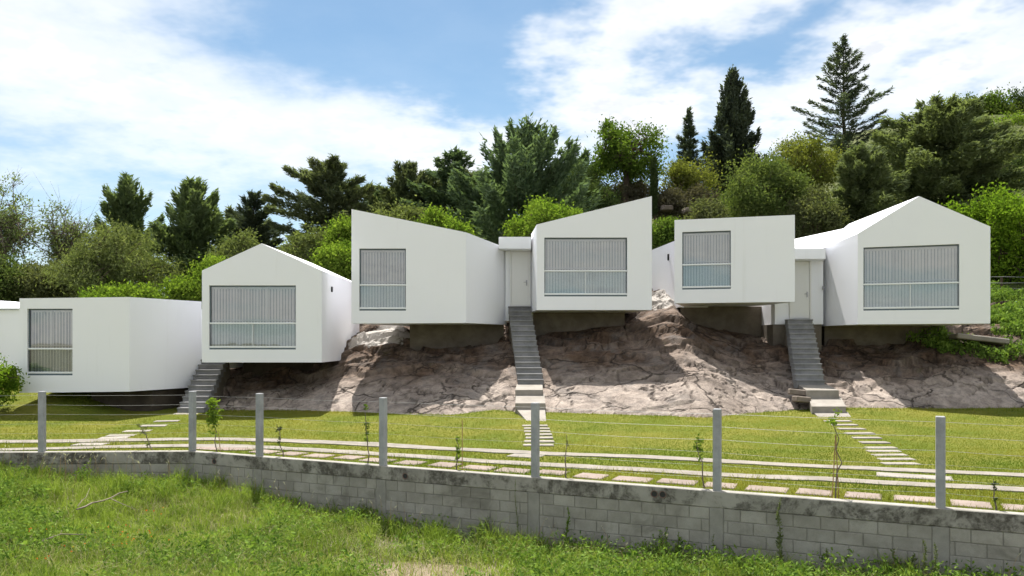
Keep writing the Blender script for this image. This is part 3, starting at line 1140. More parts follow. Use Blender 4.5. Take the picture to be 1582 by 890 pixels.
# ---- house two: the middle pair with the door between
H2 = thing('hillside_house', 'middle white house, two wings with sloping tops and a door between them', 'house', (0.2, 29, 2.6), 'white cantilevered houses on the slope')
plC = plane_px(543, 27.0, 720, 27.0)
fC = outline(plC, [(543, 500), (543, 323), (720, 359), (720, 499)])
zCb = fC[3][1]
bC = [(-3.9, 32.0, fC[0][1]), (-3.9, 32.0, fC[1][1] - .4), (-.19, 29.6, 5.90), (-.19, 29.6, zCb)]
rC = rect_px(plC, 555, 384, 627, 480)
build_wing(H2, 'left_wing', plC, fC, bC, rC)
build_window(H2, plC, rC, .415, True)
plD = plane_px(829, 27.6, 1007, 27.6)
fD = outline(plD, [(829, 479), (829, 347), (1007, 303), (1007, 479)])
bD = [(.71, 29.5, fD[0][1]), (.71, 29.5, 6.40), (4.3, 32.5, 7.0), (4.3, 32.5, fD[3][1])]
rD = rect_px(plD, 841, 367, 969, 458)
build_wing(H2, 'right_wing', plD, fD, bD, rD)
build_window(H2, plD, rD, .435, True)


def door_unit(house, x0, x1, ytop, ybot, Y, hx, hy):
    a = P(x0, ybot, Y); b = P(x1, ytop, Y)
    cx, cz = (a[0] + b[0]) / 2, (a[2] + b[2]) / 2
    hw, hh = (b[0] - a[0]) / 2, (b[2] - a[2]) / 2
    d = MB().box((cx, Y, cz), (hw, .025, hh), None, .004).build('door', M['door'], house)
    fr = MB()
    fr.box((cx - hw - .03, Y - .01, cz), (.025, .045, hh + .05)); fr.box((cx + hw + .03, Y - .01, cz), (.025, .045, hh + .05))
    fr.box((cx, Y - .01, cz + hh + .03), (hw + .004, .045, .022))
    fr.build('door_frame', M['door'], d)
    p = P(hx, hy, Y)
    hd = MB()
    hd.box((p[0], Y - .035, p[2]), (.022, .010, .10), None, .004)
    hd.tube([(p[0], Y - .04, p[2] + .02), (p[0], Y - .085, p[2] + .02), (p[0] - .11, Y - .085, p[2] + .02)], .011, 8)
    hd.build('handle', M['metal'], d)
    return d


Yd = 29.35
prism(H2, 'link', [(-.24, Yd + .03), (.76, Yd + .03), (.9, 32), (-.3, 32)], 3.2, 5.76, M['stucco'])
prism(H2, 'canopy', [P(770.5, 0, 28.7)[:2], P(820.5, 0, 28.7)[:2], (.80, 31.8), (-.35, 31.8)], P(0, 384, 28.7)[2], P(0, 366, 28.7)[2], M['stucco'])
door_unit(H2, 790, 817, 389, 473, Yd, 813.5, 437)
prism(H2, 'foundation', [P(633, 0, 29)[:2], (-.30, 29.7), (-.5, 31.5), (-3.6, 31.5)], 1.2, zCb - .004, M['found'])
prism(H2, 'foundation', [(.78, 29.6), (4.15, 29.6), (4.1, 32), (.8, 32)], 1.8, fD[0][1] - .004, M['found'])

# ---- house three: the right pair
H3 = thing('hillside_house', 'right white house, small box wing and big gabled wing at the end', 'house', (10.3, 29, 2.8), 'white cantilevered houses on the slope')
plE = plane_px(1042, 28.0, 1228, 27.0)
fE = outline(plE, [(1042, 469), (1042, 340), (1228, 332), (1228, 466)])
zEb = (fE[0][1] + fE[3][1]) / 2
fE[0] = (fE[0][0], zEb); fE[3] = (fE[3][0], zEb)
bE = [(7.2, 32.4, zEb), (7.2, 32.4, fE[1][1] - .2), (9.25, 30.0, fE[2][1] - .2), (9.25, 30.0, zEb)]
rE = rect_px(plE, 1054, 356, 1129, 447.5)
build_wing(H3, 'flat_wing', plE, fE, bE, rE)
build_window(H3, plE, rE, .43, True)
rw = [(6.34, 30.4), (7.6, 30.4), (9.0, 34.2), (5.80, 34.2)]
prism(H3, 'rear_wing', rw, 3.75, [6.34, 6.34, 6.30, 6.30], M['stucco'])
wn_ = unit((-(34.2 - 29.6), (5.80 - 6.45), 0))
vp = P(1036, 397, 31.5)
small_fitting(H3, 'vent', (np.interp(31.6, [30.4, 34.2], [6.34, 5.80]), 31.6, vp[2]), wn_, .05, .12, M['black'])
plF = plane_px(1325, 26.7, 1530, 25.4)
fF = outline(plF, [(1325, 503), (1325, 361), (1420, 303), (1530, 350), (1530, 498)])
zFb = (fF[0][1] + fF[4][1]) / 2
fF[0] = (fF[0][0], zFb); fF[4] = (fF[4][0], zFb)
bF = [(11.30, 29.5, zFb), (11.30, 29.5, 5.83), (13.5, 32.2, fF[2][1]), (15.4, 31.2, fF[3][1]), (15.4, 31.2, zFb)]
rF = rect_px(plF, 1334, 377, 1482, 480)
build_wing(H3, 'gabled_wing', plF, fF, bF, rF)
build_window(H3, plF, rF, .415, True)
Yd3 = 28.75
p9 = P(1226, 0, 28.1)
prism(H3, 'link', [(9.42, Yd3 + .03), (11.15, Yd3 + .03), (11.35, 29.6), (11.4, 32.5), (9.42, 32.5)], 3.07, 5.70, M['stucco'])
prism(H3, 'canopy', [(9.40, 28.1), P(1275.5, 0, 28.1)[:2], P(1275.5, 0, 28.1)[:2] + np.array([.25, .9]), (9.35, 29.0)], P(0, 400, 28.1)[2], P(0, 384, 28.1)[2], M['stucco'])
rr_ = [(9.4, 28.95, 5.73), (11.15, 28.8, 5.80), (11.45, 29.3, 5.9), tuple(P(1336, 346, 31.5)), tuple(P(1229, 369, 33.0)), (9.3, 33.2, 6.5)]
vs = rr_ + [(p[0], p[1], 5.5) for p in rr_]
MB().add(vs, [(0, 1, 2), (0, 2, 3), (0, 3, 4), (0, 4, 5)] + [(i, 6 + i, 6 + (i + 1) % 6, (i + 1) % 6) for i in range(6)]).build('rear_roof', M['stucco'], H3)
door_unit(H3, 1222, 1250, 404, 492, Yd3, 1246.5, 455)
small_fitting(H3, 'doorbell', P(1274, 445, 28.7) + np.array([-.03, 0, 0]), (-1, -.2, 0), .035, .07, M['metal'])
prism(H3, 'foundation', [(6.4, 30.45), (9.45, 30.3), (9.45, 32), (6.6, 32.2)], 2.0, zEb - .004, M['found'])
prism(H3, 'foundation', [(9.36, Yd3 + .06), (11.1, Yd3 + .06), (11.2, 30.2), (9.36, 30.2)], 1.6, 3.06, M['found'])
prism(H3, 'foundation', [(11.4, 29.3), P(1450, 0, 28.6)[:2], (15.0, 31), (11.6, 31.5)], 1.6, zFb - .004, M['found'])

# ---- fourth house, cut by the left edge
H4 = thing('hillside_house', 'white house cut off by the left edge of the picture', 'house', (-19, 29.5, .5), 'white cantilevered houses on the slope')
w4 = [(-24, 29.2), (-16.3, 29.2), (-19.5, 32.0), (-24, 33.5)]
prism(H4, 'wall', w4, .3, [3.6, 3.6, 3.6, 3.6], M['stucco'])
zr0 = 3.62
vs = [(-24.1, 29.1, zr0), (-16.15, 29.1, zr0), (-20.9, 33.8, 4.09), (-27.0, 33.8, 4.45), (-24.1, 29.1, zr0 + .05), (-16.15, 29.1, zr0 + .05), (-20.9, 33.8, 4.14), (-27.0, 33.8, 4.5)]
MB().add(vs, [(0, 3, 2, 1), (4, 5, 6, 7), (0, 1, 5, 4), (1, 2, 6, 5), (2, 3, 7, 6), (3, 0, 4, 7)]).build('roof', M['stucco'], H4)

# ------------------------------------------------------------------ stairs
def stairs(label, top, bot, n, w, slabs, base):
    """top/bot = front edge centre of first and last tread (X, Y, z)"""
    r_ = thing('concrete_stairs', label, 'stairs', base, 'concrete stairs up the rock')
    top = np.array(top, float); bot = np.array(bot, float)
    d = bot - top
    run = abs(d[1]) / (n - 1)
    rise = -d[2] / (n - 1)
    hh_ = (rise + .10) / 2
    me = MB().box((0, .014, -.02), (w / 2 - .012, run / 2 + .016, hh_ - .02), None, .004).box((0, 0, hh_ - .025), (w / 2, run / 2 + .03, .025), None, .007).mesh('step', M['stair'])
    for k in range(n):
        p = top + d * k / (n - 1)
        o = link('step', me, r_, loc=(p[0] + random.uniform(-.006, .006), p[1] + run / 2 + .03, p[2] - (rise + .10) / 2 + random.uniform(-.004, .004)))
    # carriage below the treads
    mb = MB()
    a = top + np.array([0, run, -rise - .07]); b = bot + np.array([0, .02, -rise - .07])
    hw = w / 2 - .03
    mb.add([(a[0] - hw, a[1], a[2]), (a[0] + hw, a[1], a[2]), (b[0] + hw, b[1], b[2]), (b[0] - hw, b[1], b[2]),
            (a[0] - hw, a[1] + .3, a[2] - 1.0), (a[0] + hw, a[1] + .3, a[2] - 1.0), (b[0] + hw, b[1] + .3, b[2] - .5), (b[0] - hw, b[1] + .3, b[2] - .5)],
           [(0, 1, 2, 3), (4, 7, 6, 5), (0, 4, 5, 1), (1, 5, 6, 2), (2, 6, 7, 3), (3, 7, 4, 0)])
    mb.build('carriage', M['found'], r_)
    for (bl, br, fr, fl, th) in slabs:
        vs = [np.array(bl), np.array(br), np.array(fr), np.array(fl)]
        vs = vs + [v - np.array([0, 0, th]) for v in vs]
        MB().add(vs, [(3, 2, 1, 0), (4, 5, 6, 7), (0, 1, 5, 4), (1, 2, 6, 5), (2, 3, 7, 6), (3, 0, 4, 7)]).build('landing_slab', M['slab'], r_)
    return r_


tp = P(802.5, 473, 29.2); bt = P(820, 586, 25.5)
n_ = 15
stairs('middle concrete stairs climbing to the door between two wings', tp, bt, n_, .84,
       [(P(798.5, 593.5, 25.55), P(838, 593.5, 25.55), P(838.5, 602.5, 24.5), P(796, 602.5, 24.5), .45),
        (P(797, 609, 24.7), P(841, 609, 24.7), P(842.5, 623, 23.4), P(796, 623, 23.4), .45),
        (P(797, 631, 23.5), P(842, 631, 23.5), P(844, 655, 21.9), P(818, 655, 21.9), .25)], (.5, 24, .3))
tp = P(1236.5, 493, 28.3); bt = P(1253, 587, 25.1)
stairs('right concrete stairs climbing between box wing and big gable', tp, bt, 13, .90,
       [(P(1233, 594, 25.2), P(1277, 594, 25.2), P(1296, 603, 24.2), P(1246, 603, 24.2), .30),
        (P(1249, 613, 24.4), P(1299, 613, 24.4), P(1307, 628, 23.3), P(1254, 628, 23.3), .30),
        (P(1256, 636, 23.4), P(1309, 636, 23.4), P(1319, 650, 22.4), P(1270, 650, 22.4), .20)], (10.0, 24, .4))
tp = P(332, 548, 28.2); bt = P(294, 630, 25.8)
stairs('left concrete stairs rising between low box and small gable', tp, bt, 11, .88,
       [(P(270, 638, 25.7), P(306, 638, 25.7), P(296, 649, 24.4), P(258, 648, 24.4), .2)], (-9.9, 26, .1))

# odd slabs of stone beside the right stairs and the broken slab on the bank
for (x, y, Y, hx, hy, lb) in ((1232, 606, 24.5, .26, .2, 'upper pink stone slab left of the right stairs'),
                              (1238, 617, 24.1, .22, .2, 'lower pink stone slab left of the right stairs'),
                              (1511, 524, 27.6, .85, .40, 'broken concrete slab lying on the bank behind the gable')):
    p = P(x, y, Y)
    mb = MB().box((0, 0, 0), (hx, hy, .09), None, .03)
    me = mb.mesh('stone_slab', M['boulder'] if x < 1400 else M['slab'])
    o = link('stone_slab', me, None, p)
    o.rotation_euler = (-.05, .10 if x < 1400 else .12, random.uniform(-.3, .3))
    tag(o, lb, 'slab')

# ------------------------------------------------------------------ block wall, fence
wall = thing('block_wall', 'weathered grey block wall with stained concrete beam, in front of the lawn', 'wall', (WALL_B[0], WALL_B[1], -.8))
TH = .075
segs = [(WALL_A, WALL_B, 3), (WALL_B, WALL_C, 5)]
post_X = {0: [3.15 / 1.0], 1: []}
post_px = [65, 297, 401, 592, 827, 1108, 1453]
post_pos = []
for x in post_px:
    # where the ray through that pixel column meets the wall line
    a, b = (WALL_A, WALL_B) if x < 297 else (WALL_B, WALL_C)
    dx = (x - 791) / F
    d = b - a
    t_ = (dx * a[1] - a[0]) / (d[0] - dx * d[1])
    post_pos.append(WALL_B.copy() if x == 297 else a + d * t_)
extra = WALL_B + wd * 18.05
cols_s = {0: [], 1: []}
for (a, b, rows), si in zip(segs, (0, 1)):
    d = b - a; Ln = np.linalg.norm(d); d /= Ln
    nn = np.array([d[1], -d[0]])              # towards the camera
    ang = math.atan2(d[1], d[0])
    ax = [np.array([d[0], d[1], 0]), np.array([-d[1], d[0], 0]), np.array([0, 0, 1.])]
    m_ = (a + b) / 2
    # beam on top (front face a little proud) and mortar core
    e0 = 0.0; e1 = 0.0
    MB().box((m_[0], m_[1], -.135), (Ln / 2 + .02, TH + .012, .135), ax, .012).build('cap_beam', M['cap'], wall)
    MB().box((m_[0] - nn[0] * .004, m_[1] - nn[1] * .004, -1.05), (Ln / 2, TH - .0065, .79), ax).build('mortar_core', M['mortar'], wall)
    me_full = MB().box((0, 0, 0), (.193, .04, .0935), None, .005).mesh('block', M['block'])
    ps = [np.dot(p - a, d) for p, x in zip(post_pos, post_px) if (si == 0 and x <= 297) or (si == 1 and x >= 297)]
    stops = sorted(ps)
    if si == 0:
        stops = [3.2] + stops
    else:
        stops = stops + [18.1]
    for r_ in range(rows):
        z = -.27 - .10 - r_ * .20
        for q0, q1 in zip(stops[:-1], stops[1:]):
            lo, hi = q0 + .115, q1 - .115
            u = lo - (.2 if r_ % 2 else 0.0) - .13
            while u < hi:
                b0, b1 = max(u, lo), min(u + .39, hi)
                if b1 - b0 > .06:
                    full = b1 - b0 > .385
                    me_ = me_full if full else MB().box((0, 0, 0), ((b1 - b0) / 2 - .002, .04, .0935), None, .005).mesh('block', M['block'])
                    p = a + d * ((b0 + b1) / 2) + nn * (TH - .04 + random.uniform(-.002, .003))
                    o = link('block', me_, wall, loc=(p[0], p[1], z + random.uniform(-.002, .002)))
                    o.rotation_euler = (random.uniform(-.006, .006), 0, ang)
                u += .40
for p, x in zip(post_pos, post_px):
    d = (WALL_B - WALL_A) if x < 297 else (WALL_C - WALL_B)
    d = d / np.linalg.norm(d)
    ax = [np.array([d[0], d[1], 0]), np.array([-d[1], d[0], 0]), np.array([0, 0, 1.])]
    MB().box((p[0] + d[1] * .012, p[1] - d[0] * .012, -.95), (.11, TH - .004, .68), ax, .01).build('column', M['column'], wall)
for (x, y) in ((336, 713), (630, 735.5), (1013, 763), (1026, 764)):
    a, b = WALL_B, WALL_C
    dx = (x - 791) / F; d = b - a
    t_ = (dx * a[1] - a[0]) / (d[0] - dx * d[1])
    p = a + d * t_ - wn * (TH + .012)
    z = P(x, y, p[1])[2]
    mb = MB()
    ang = np.linspace(0, 2 * math.pi, 17)[:-1]
    vs = []
    for (rad, out) in ((.058, .002), (.062, .012), (.050, .012), (.046, -.004)):
        for q in ang:
            vs.append((p[0] + wd[0] * math.cos(q) * rad - wn[0] * out, p[1] + wd[1] * math.cos(q) * rad - wn[1] * out, z + math.sin(q) * rad))
    fs = []
    for k in range(3):
        for i in range(16):
            j = (i + 1) % 16
            fs.append((k * 16 + i, k * 16 + j, k * 16 + 16 + j, k * 16 + 16 + i))
    pipe = mb.add(vs, fs).build('drain_pipe', M['pvc'], wall)
    vs = [(p[0] + wd[0] * math.cos(q) * .048 - wn[0] * .004, p[1] + wd[1] * math.cos(q) * .048 - wn[1] * .004, z + math.sin(q) * .048) for q in ang]
    MB().add(vs, [tuple(range(16))]).build('pipe_mouth', M['black'], pipe)

fence = thing('wire_fence', 'square concrete posts strung with thin wires on the block wall', 'fence', (WALL_B[0], WALL_B[1], 0))
PH = 1.34
for p, x in zip(post_pos, post_px):
    d = (WALL_B - WALL_A) if x < 297 else (WALL_C - WALL_B)
    a_ = math.atan2(d[1], d[0])
    ax = [np.array([math.cos(a_), math.sin(a_), 0]), np.array([-math.sin(a_), math.cos(a_), 0]), np.array([0, 0, 1.])]
    MB().box((p[0], p[1], PH / 2 - .01), (.062, .062, PH / 2), ax, .010).build('post', M['post'], fence)
ends = [WALL_A + (WALL_B - WALL_A) * .02] + post_pos + [extra]
for i in range(len(ends) - 1):
    a, b = ends[i], ends[i + 1]
    dd = unit(b - a); off = np.array([-dd[1], dd[0]]) * .066
    for h in (1.24, 1.03, .82, .61, .40, .20):
        pts = []
        sag = random.uniform(.005, .03)
        for k in range(9):
            f = k / 8
            q = a + (b - a) * f + off
            pts.append((q[0], q[1], h - sag * 4 * f * (1 - f)))
        MB().tube(pts,   .0024 if h > .7 else .0017, 4, False).build('wire', M['wire'], fence)

# ------------------------------------------------------------------ foliage machinery
def rand_unit(n, up=0.0):
    v = rng.normal(size=(n, 3)); v[:, 2] += up
    return v / np.linalg.norm(v, axis=1)[:, None]


def nrm_rows(v):
    return v / (np.linalg.norm(v, axis=1)[:, None] + 1e-9)


class Leaves:
    def __init__(self):
        self.c = []; self.d = []; self.s = []; self.L = []; self.W = []; self.v = []

    def add(self, c, d, side, L, W, v):
        self.c.append(c); self.d.append(d); self.s.append(side)
        n = len(c)
        self.L.append(np.broadcast_to(L, (n,))); self.W.append(np.broadcast_to(W, (n,))); self.v.append(np.broadcast_to(v, (n,)))

    def mesh(self, name, mat, base):
        c = np.concatenate(self.c) - np.array(base); d = np.concatenate(self.d); s = np.concatenate(self.s)
        L = np.concatenate(self.L)[:, None]; W = np.concatenate(self.W)[:, None]; v = np.concatenate(self.v)
        n = len(c)
        vs = np.empty((n, 4, 3))
        up = np.cross(d, s)
        vs[:, 0] = c - d * L * .5
        vs[:, 1] = c + s * W * .5 - d * L * .05 + up * W * .15
        vs[:, 2] = c + d * L * .5
        vs[:, 3] = c - s * W * .5 - d * L * .05 + up * W * .15
        q = np.arange(n * 4).reshape(n, 4)
        return mesh_np(name, vs.reshape(-1, 3), q, 4, mat, attr=np.repeat(v, 4))


def perp(d):
    r_ = rand_unit(len(d))
    return nrm_rows(np.cross(d, r_))


def limb(a, b, sag, n=6):
    """curved line from a to b"""
    a = np.array(a, float); b = np.array(b, float)
    k = np.linspace(0, 1, n)[:, None]
    p = a + (b - a) * k
    p[:, 2] += sag * 4 * k[:, 0] * (1 - k[:, 0])
    j = rng.normal(size=(n, 3)) * np.linalg.norm(b - a) * .025
    j[0] = 0; j[-1] = 0
    return p + j


def broadleaf(name, label, cat, box, Y, mat, bark='bark', nclump=60, per=220, leaf=.13, cs=.55, shell=.55, trunk=True,
              lumpy=.25, droop=0.0, trunk_r=None, low=0.0, group=None, ry=.85, wood=True, bare=0.0, aspect=.55, lean=0.0, flat=.85):
    x0, x1, y0, y1 = box
    c = (P(x0, y0, Y) + P(x1, y1, Y)) / 2
    rx = (P(x1, 0, Y)[0] - P(x0, 0, Y)[0]) / 2
    rz = (P(0, y0, Y)[2] - P(0, y1, Y)[2]) / 2
    ryy = rx * ry
    gz = float(hill_z(c[0], Y)) - .1
    base = np.array([c[0] + lean, Y, min(gz, c[2] - rz * .6)])
    root = thing(name, label, cat, base, group)
    # clump centres
    cen = []
    tries = 0
    mind = (rx * ryy * rz / nclump) ** (1 / 3) * .8
    while len(cen) < nclump and tries < nclump * 40:
        tries += 1
        u = rand_unit(1)[0]
        r_ = (shell + (1 - shell) * rng.random()) if rng.random() < .8 else rng.random() * shell
        lump = 1 - lumpy + lumpy * 2 * vnoise(u[0] * 1.8 + 10 + c[0], u[2] * 1.8 + u[1] * 1.3 + 20, 5)
        p = u * r_ * min(1.12, lump)
        if p[2] < -1 + low:
            continue
        q = c + p * np.array([rx, ryy, rz]) * .92
        if all(np.linalg.norm(q - e) > mind * .75 for e in cen[-40:]):
            cen.append(q)
    cen = np.array(cen)
    lv = Leaves()
    for q in cen:
        n = int(per * rng.uniform(.6, 1.3))
        k = rng.uniform(.7, 1.25)
        g_ = rng.normal(size=(n, 3)) * cs * k * np.array([1, 1, flat]) * .55
        p = q + g_
        p[:, 2] -= droop * (np.abs(g_[:, 0]) + np.abs(g_[:, 1])) * .8
        outw = nrm_rows(p - (c - np.array([0, 0, rz * .5])))
        d = nrm_rows(rand_unit(n) + outw * .5 + np.array([0, 0, -droop * 2.2]))
        tone = np.clip(rng.normal(.45, .22, n) + rng.normal(0, .10), 0, 1)
        lv.add(p, d, perp(d), leaf * rng.uniform(.7, 1.35, n), leaf * aspect * rng.uniform(.7, 1.3, n), tone)
    o = link('crown', lv.mesh('crown', mat, base), root)
    if wood:
        mb = MB()
        tr = trunk_r or max(.07, rx * .055)
        fork = c + np.array([lean * .5, 0, -rz * (.55 if trunk else .8)])
        if fork[2] < base[2] + .2:
            fork[2] = base[2] + .3
        tk = limb(base - np.array([0, 0, .2]), fork, 0, 6)
        mb.tube(tk, np.linspace(tr * 1.25, tr * .8, 6), 8)
        nm = max(4, min(9, nclump // 9))
        mains = []
        for k in range(nm):
            a = 2 * math.pi * (k + rng.random() * .6) / nm
            e = c + np.array([math.cos(a) * rx * .5, math.sin(a) * ryy * .5, rz * rng.uniform(-.15, .45)])
            l_ = limb(fork, e, .12 * rx, 6)
            mains.append(l_)
            mb.tube(l_, np.linspace(tr * .6, tr * .22, 6), 6)
        for q in cen:
            m_ = min(mains, key=lambda l_: np.linalg.norm(l_[-1] - q) + np.linalg.norm(l_[3] - q))
            s_ = m_[rng.integers(3, 6)]
            l_ = limb(s_, q + rng.normal(size=3) * .1, .05, 5)
            mb.tube(l_, np.linspace(tr * .20, tr * .05 + .004, 5), 4, False)
            for _ in range(2 + int(bare * 6)):
                e = q + rng.normal(size=3) * cs * (.6 + bare)
                mb.tube(limb(l_[3], e, .03, 3), [tr * .07 + .004, .006, .003], 3, False)
        mb.build('trunk', M[bark], root, True)
    return root


def conifer(name, label, box, Y, mat, kind='cedar', nbr=90, per=150, spray=.34, w=.075, prof=1.0, top_up=.5, low_e=-.05, bark='bark',
            crown_from=.12, gaps=.0, group=None, curve=.15, ragged=.25, plate=.30, thick=.10, lean=0.0, maxr=None, domed=False, trunk_r=None):
    x0, x1, y0, y1 = box
    top = P((x0 + x1) / 2, y0, Y)
    rx = (P(x1, 0, Y)[0] - P(x0, 0, Y)[0]) / 2
    zb = P(0, y1, Y)[2]
    gz = min(float(hill_z(top[0], Y)) - .1, zb)
    base = np.array([top[0], Y, gz])
    root = thing(name, label, 'tree', base, group)
    zc = zb                                        # crown starts
    Hc = top[2] - zc
    lv = Leaves(); mb = MB()
    tr = trunk_r or max(.10, (top[2] - gz) * .016)
    nseg = 10
    axis = np.stack([top[0] + lean * np.linspace(0, 1, nseg) ** 2 + rng.normal(size=nseg) * .05, np.full(nseg, Y), np.linspace(gz - .2, top[2] - Hc * .02, nseg)], -1)
    mb.tube(axis, np.linspace(tr, .02, nseg), 7)
    for k in range(nbr):
        f = (k + rng.random()) / nbr                 # 0 bottom .. 1 top
        if domed:
            f = f ** .8
        if rng.random() < gaps:
            continue
        z = zc + Hc * f
        if domed:
            rr_ = rx * math.sqrt(max(0.02, 1 - (max(0, f - .30) / .72) ** 2)) * (0.72 + .28 * min(1, f / .3))
        else:
            rr_ = rx * (1 - f) ** prof
            rr_ = max(rr_, rx * .05)
        Lb = rr_ * rng.uniform(1 - ragged * 1.6, 1 + ragged * .6)
        az = k * 2.39996 + rng.normal() * .4
        e = low_e + (top_up - low_e) * f ** 1.5 + rng.normal() * .07
        h = np.array([math.cos(az), math.sin(az), 0.])
        dirv = np.array([h[0] * math.cos(e), h[1] * math.cos(e), math.sin(e)])
        ax_p = np.array([np.interp(z, axis[:, 2], axis[:, 0]), Y, z - (math.sin(e) * Lb * .5)])
        if ax_p[2] > top[2] - .1:
            ax_p[2] = top[2] - .1
        ns = 6
        s_ = np.linspace(0, 1, ns)
        pts = ax_p + dirv * (s_ * Lb)[:, None]
        pts[:, 2] += curve * Lb * (s_ ** 2) * (1 if kind != 'droop' else -1)
        mb.tube(pts, np.linspace(max(.015, tr * .28 * (1 - f * .7)), .006, ns), 4, False)
        n = int(per * (Lb / rx) * rng.uniform(.8, 1.2)) + 10
        u = rng.random(n) ** (.62) * .97 + .04
        side = rng.uniform(-1, 1, n)
        lat = np.array([-h[1], h[0], 0.])
        wmax = plate * Lb * (1.12 - u) + .10
        c_ = np.stack([np.interp(u, s_, pts[:, i]) for i in range(3)], -1)
        c_ = c_ + lat * (side * wmax)[:, None]
        c_[:, 2] += rng.normal(size=n) * thick * (1 + .4 * (1 - u)) - np.abs(side) * wmax * .12 + thick * .3
        c_ += rng.normal(size=(n, 3)) * .04
        tw = nrm_rows(dirv[None, :] * (.8) + lat[None, :] * (np.sign(side) * (.35 + .6 * rng.random(n)))[:, None] + rng.normal(size=(n, 3)) * .32
                      + np.array([0, 0, .12 if kind != 'droop' else -.45]))
        sd = nrm_rows(np.cross(tw, nrm_rows(np.array([0, 0, 1.]) + rng.normal(size=(n, 3)) * .55)))
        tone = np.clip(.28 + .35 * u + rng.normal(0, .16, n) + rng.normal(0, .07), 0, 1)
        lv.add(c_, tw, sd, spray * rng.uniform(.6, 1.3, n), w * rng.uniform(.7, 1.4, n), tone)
    # leader
    n = 60
    c_ = np.stack([np.full(n, axis[-1, 0]), np.full(n, Y), top[2] - rng.random(n) * Hc * .10], -1) + rng.normal(size=(n, 3)) * .06
    d = nrm_rows(rand_unit(n) * .6 + np.array([0, 0, .9]))
    lv.add(c_, d, perp(d), spray * .8, w, rng.random(n))
    link('crown', lv.mesh('crown', mat, base), root)
    mb.build('trunk', M[bark], root, True)
    return root


def L_(n, d, l, **k):
    return mat_leaf(n, d, l, **k)


m_pine = L_('pine_needles', (0.0562, 0.09, 0.0425), (0.1875, 0.2375, 0.1125), trans=.30)
m_cedar = L_('cedar_needles', (0.0475, 0.0688, 0.04), (0.1812, 0.2063, 0.115), trans=.28)
m_cedar2 = L_('cypress_scales', (0.0475, 0.08, 0.0475), (0.1625, 0.2225, 0.1225), trans=.28)
m_dark = L_('dark_needles', (0.0322, 0.046, 0.0322), (0.1092, 0.1323, 0.092), trans=.22)
m_blue = L_('deodar_needles', (0.046, 0.069, 0.0506), (0.1495, 0.1782, 0.1242), trans=.25)
m_lime = L_('lime_leaves', (.085, .150, .020), (.215, .290, .050), trans=.45)
m_green = L_('green_leaves', (.055, .10, .018), (.14, .20, .040), trans=.40)
m_mid = L_('mid_leaves', (.060, .095, .028), (.155, .190, .065), trans=.38)
m_olive = L_('olive_leaves', (.070, .085, .038), (.170, .185, .085), trans=.35)
m_willow = L_('willow_leaves', (.080, .108, .034), (.215, .245, .105), trans=.38)
m_feather = L_('feathery_leaves', (.10, .135, .055), (.24, .285, .13), trans=.40)
m_yellow = L_('yellowish_leaves', (.10, .12, .028), (.22, .235, .065), trans=.42)
m_grey = L_('grey_scrub', (.075, .070, .045), (.17, .155, .105), trans=.25)
m_deep = L_('deep_green_leaves', (.030, .050, .020), (.085, .115, .042), trans=.30)

# ------------------------------------------------------------------ trees, back to front
G1 = 'dark conifers on the ridge'
conifer('pine_tree', 'dark bushy pine standing alone above the olive willow at left', (132, 261, 281, 430), 48, m_pine, nbr=70, per=420, spray=.40, w=.10, prof=.50, top_up=1.0, low_e=.25, ragged=.38, plate=.30, thick=.20, curve=.35, group=G1)
conifer('pine_tree', 'tall broad pine with thin top left of the small gable', (210, 376, 288, 450), 44, m_pine, nbr=80, per=560, spray=.42, w=.10, prof=.50, top_up=.9, low_e=.05, ragged=.40, plate=.34, thick=.15, curve=.25, group=G1)
conifer('cedar_tree', 'small dark cedar between tall pine and big cedar above the small gable', (318, 466, 300, 430), 52, m_dark, nbr=62, per=420, spray=.40, w=.08, prof=.62, top_up=.55, low_e=.0, ragged=.45, plate=.28, thick=.07, curve=.22, group=G1)
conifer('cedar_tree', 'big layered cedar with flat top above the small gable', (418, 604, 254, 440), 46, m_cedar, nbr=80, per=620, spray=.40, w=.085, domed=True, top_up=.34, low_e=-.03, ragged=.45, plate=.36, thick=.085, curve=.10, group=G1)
conifer('cedar_tree', 'low spiky cedar behind the sloping roof of the middle house', (530, 728, 262, 385), 50, m_cedar, nbr=66, per=520, spray=.44, w=.085, prof=.48, top_up=.95, low_e=.2, ragged=.45, plate=.26, thick=.08, curve=.14, group=G1)
conifer('cedar_tree', 'layered cedar with tiered top left of the massive cypress', (600, 804, 234, 385), 47, m_cedar2, nbr=74, per=560, spray=.40, w=.085, prof=.55, top_up=.25, low_e=.0, ragged=.48, plate=.34, thick=.075, curve=.14, group=G1)
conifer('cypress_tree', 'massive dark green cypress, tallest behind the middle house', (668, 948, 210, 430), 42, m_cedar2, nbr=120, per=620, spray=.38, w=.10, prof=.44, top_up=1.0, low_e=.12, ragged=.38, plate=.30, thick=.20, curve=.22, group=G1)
conifer('cedar_tree', 'low cedar filling the gap between tall pine and big layered cedar', (300, 440, 335, 440), 56, m_cedar, nbr=60, per=460, spray=.42, w=.09, domed=True, top_up=.4, low_e=0, ragged=.42, plate=.34, thick=.1, group=G1)
conifer('cedar_tree', 'low dark cedar right behind the big layered cedar', (520, 660, 296, 400), 56, m_cedar2, nbr=60, per=460, spray=.42, w=.09, domed=True, top_up=.4, low_e=0, ragged=.42, plate=.34, thick=.1, group=G1)
conifer('cedar_tree', 'broad dark cedar in the hollow left of the massive cypress', (650, 800, 270, 400), 53, m_cedar, nbr=64, per=480, spray=.42, w=.09, domed=True, top_up=.4, low_e=0, ragged=.42, plate=.34, thick=.1, group=G1)
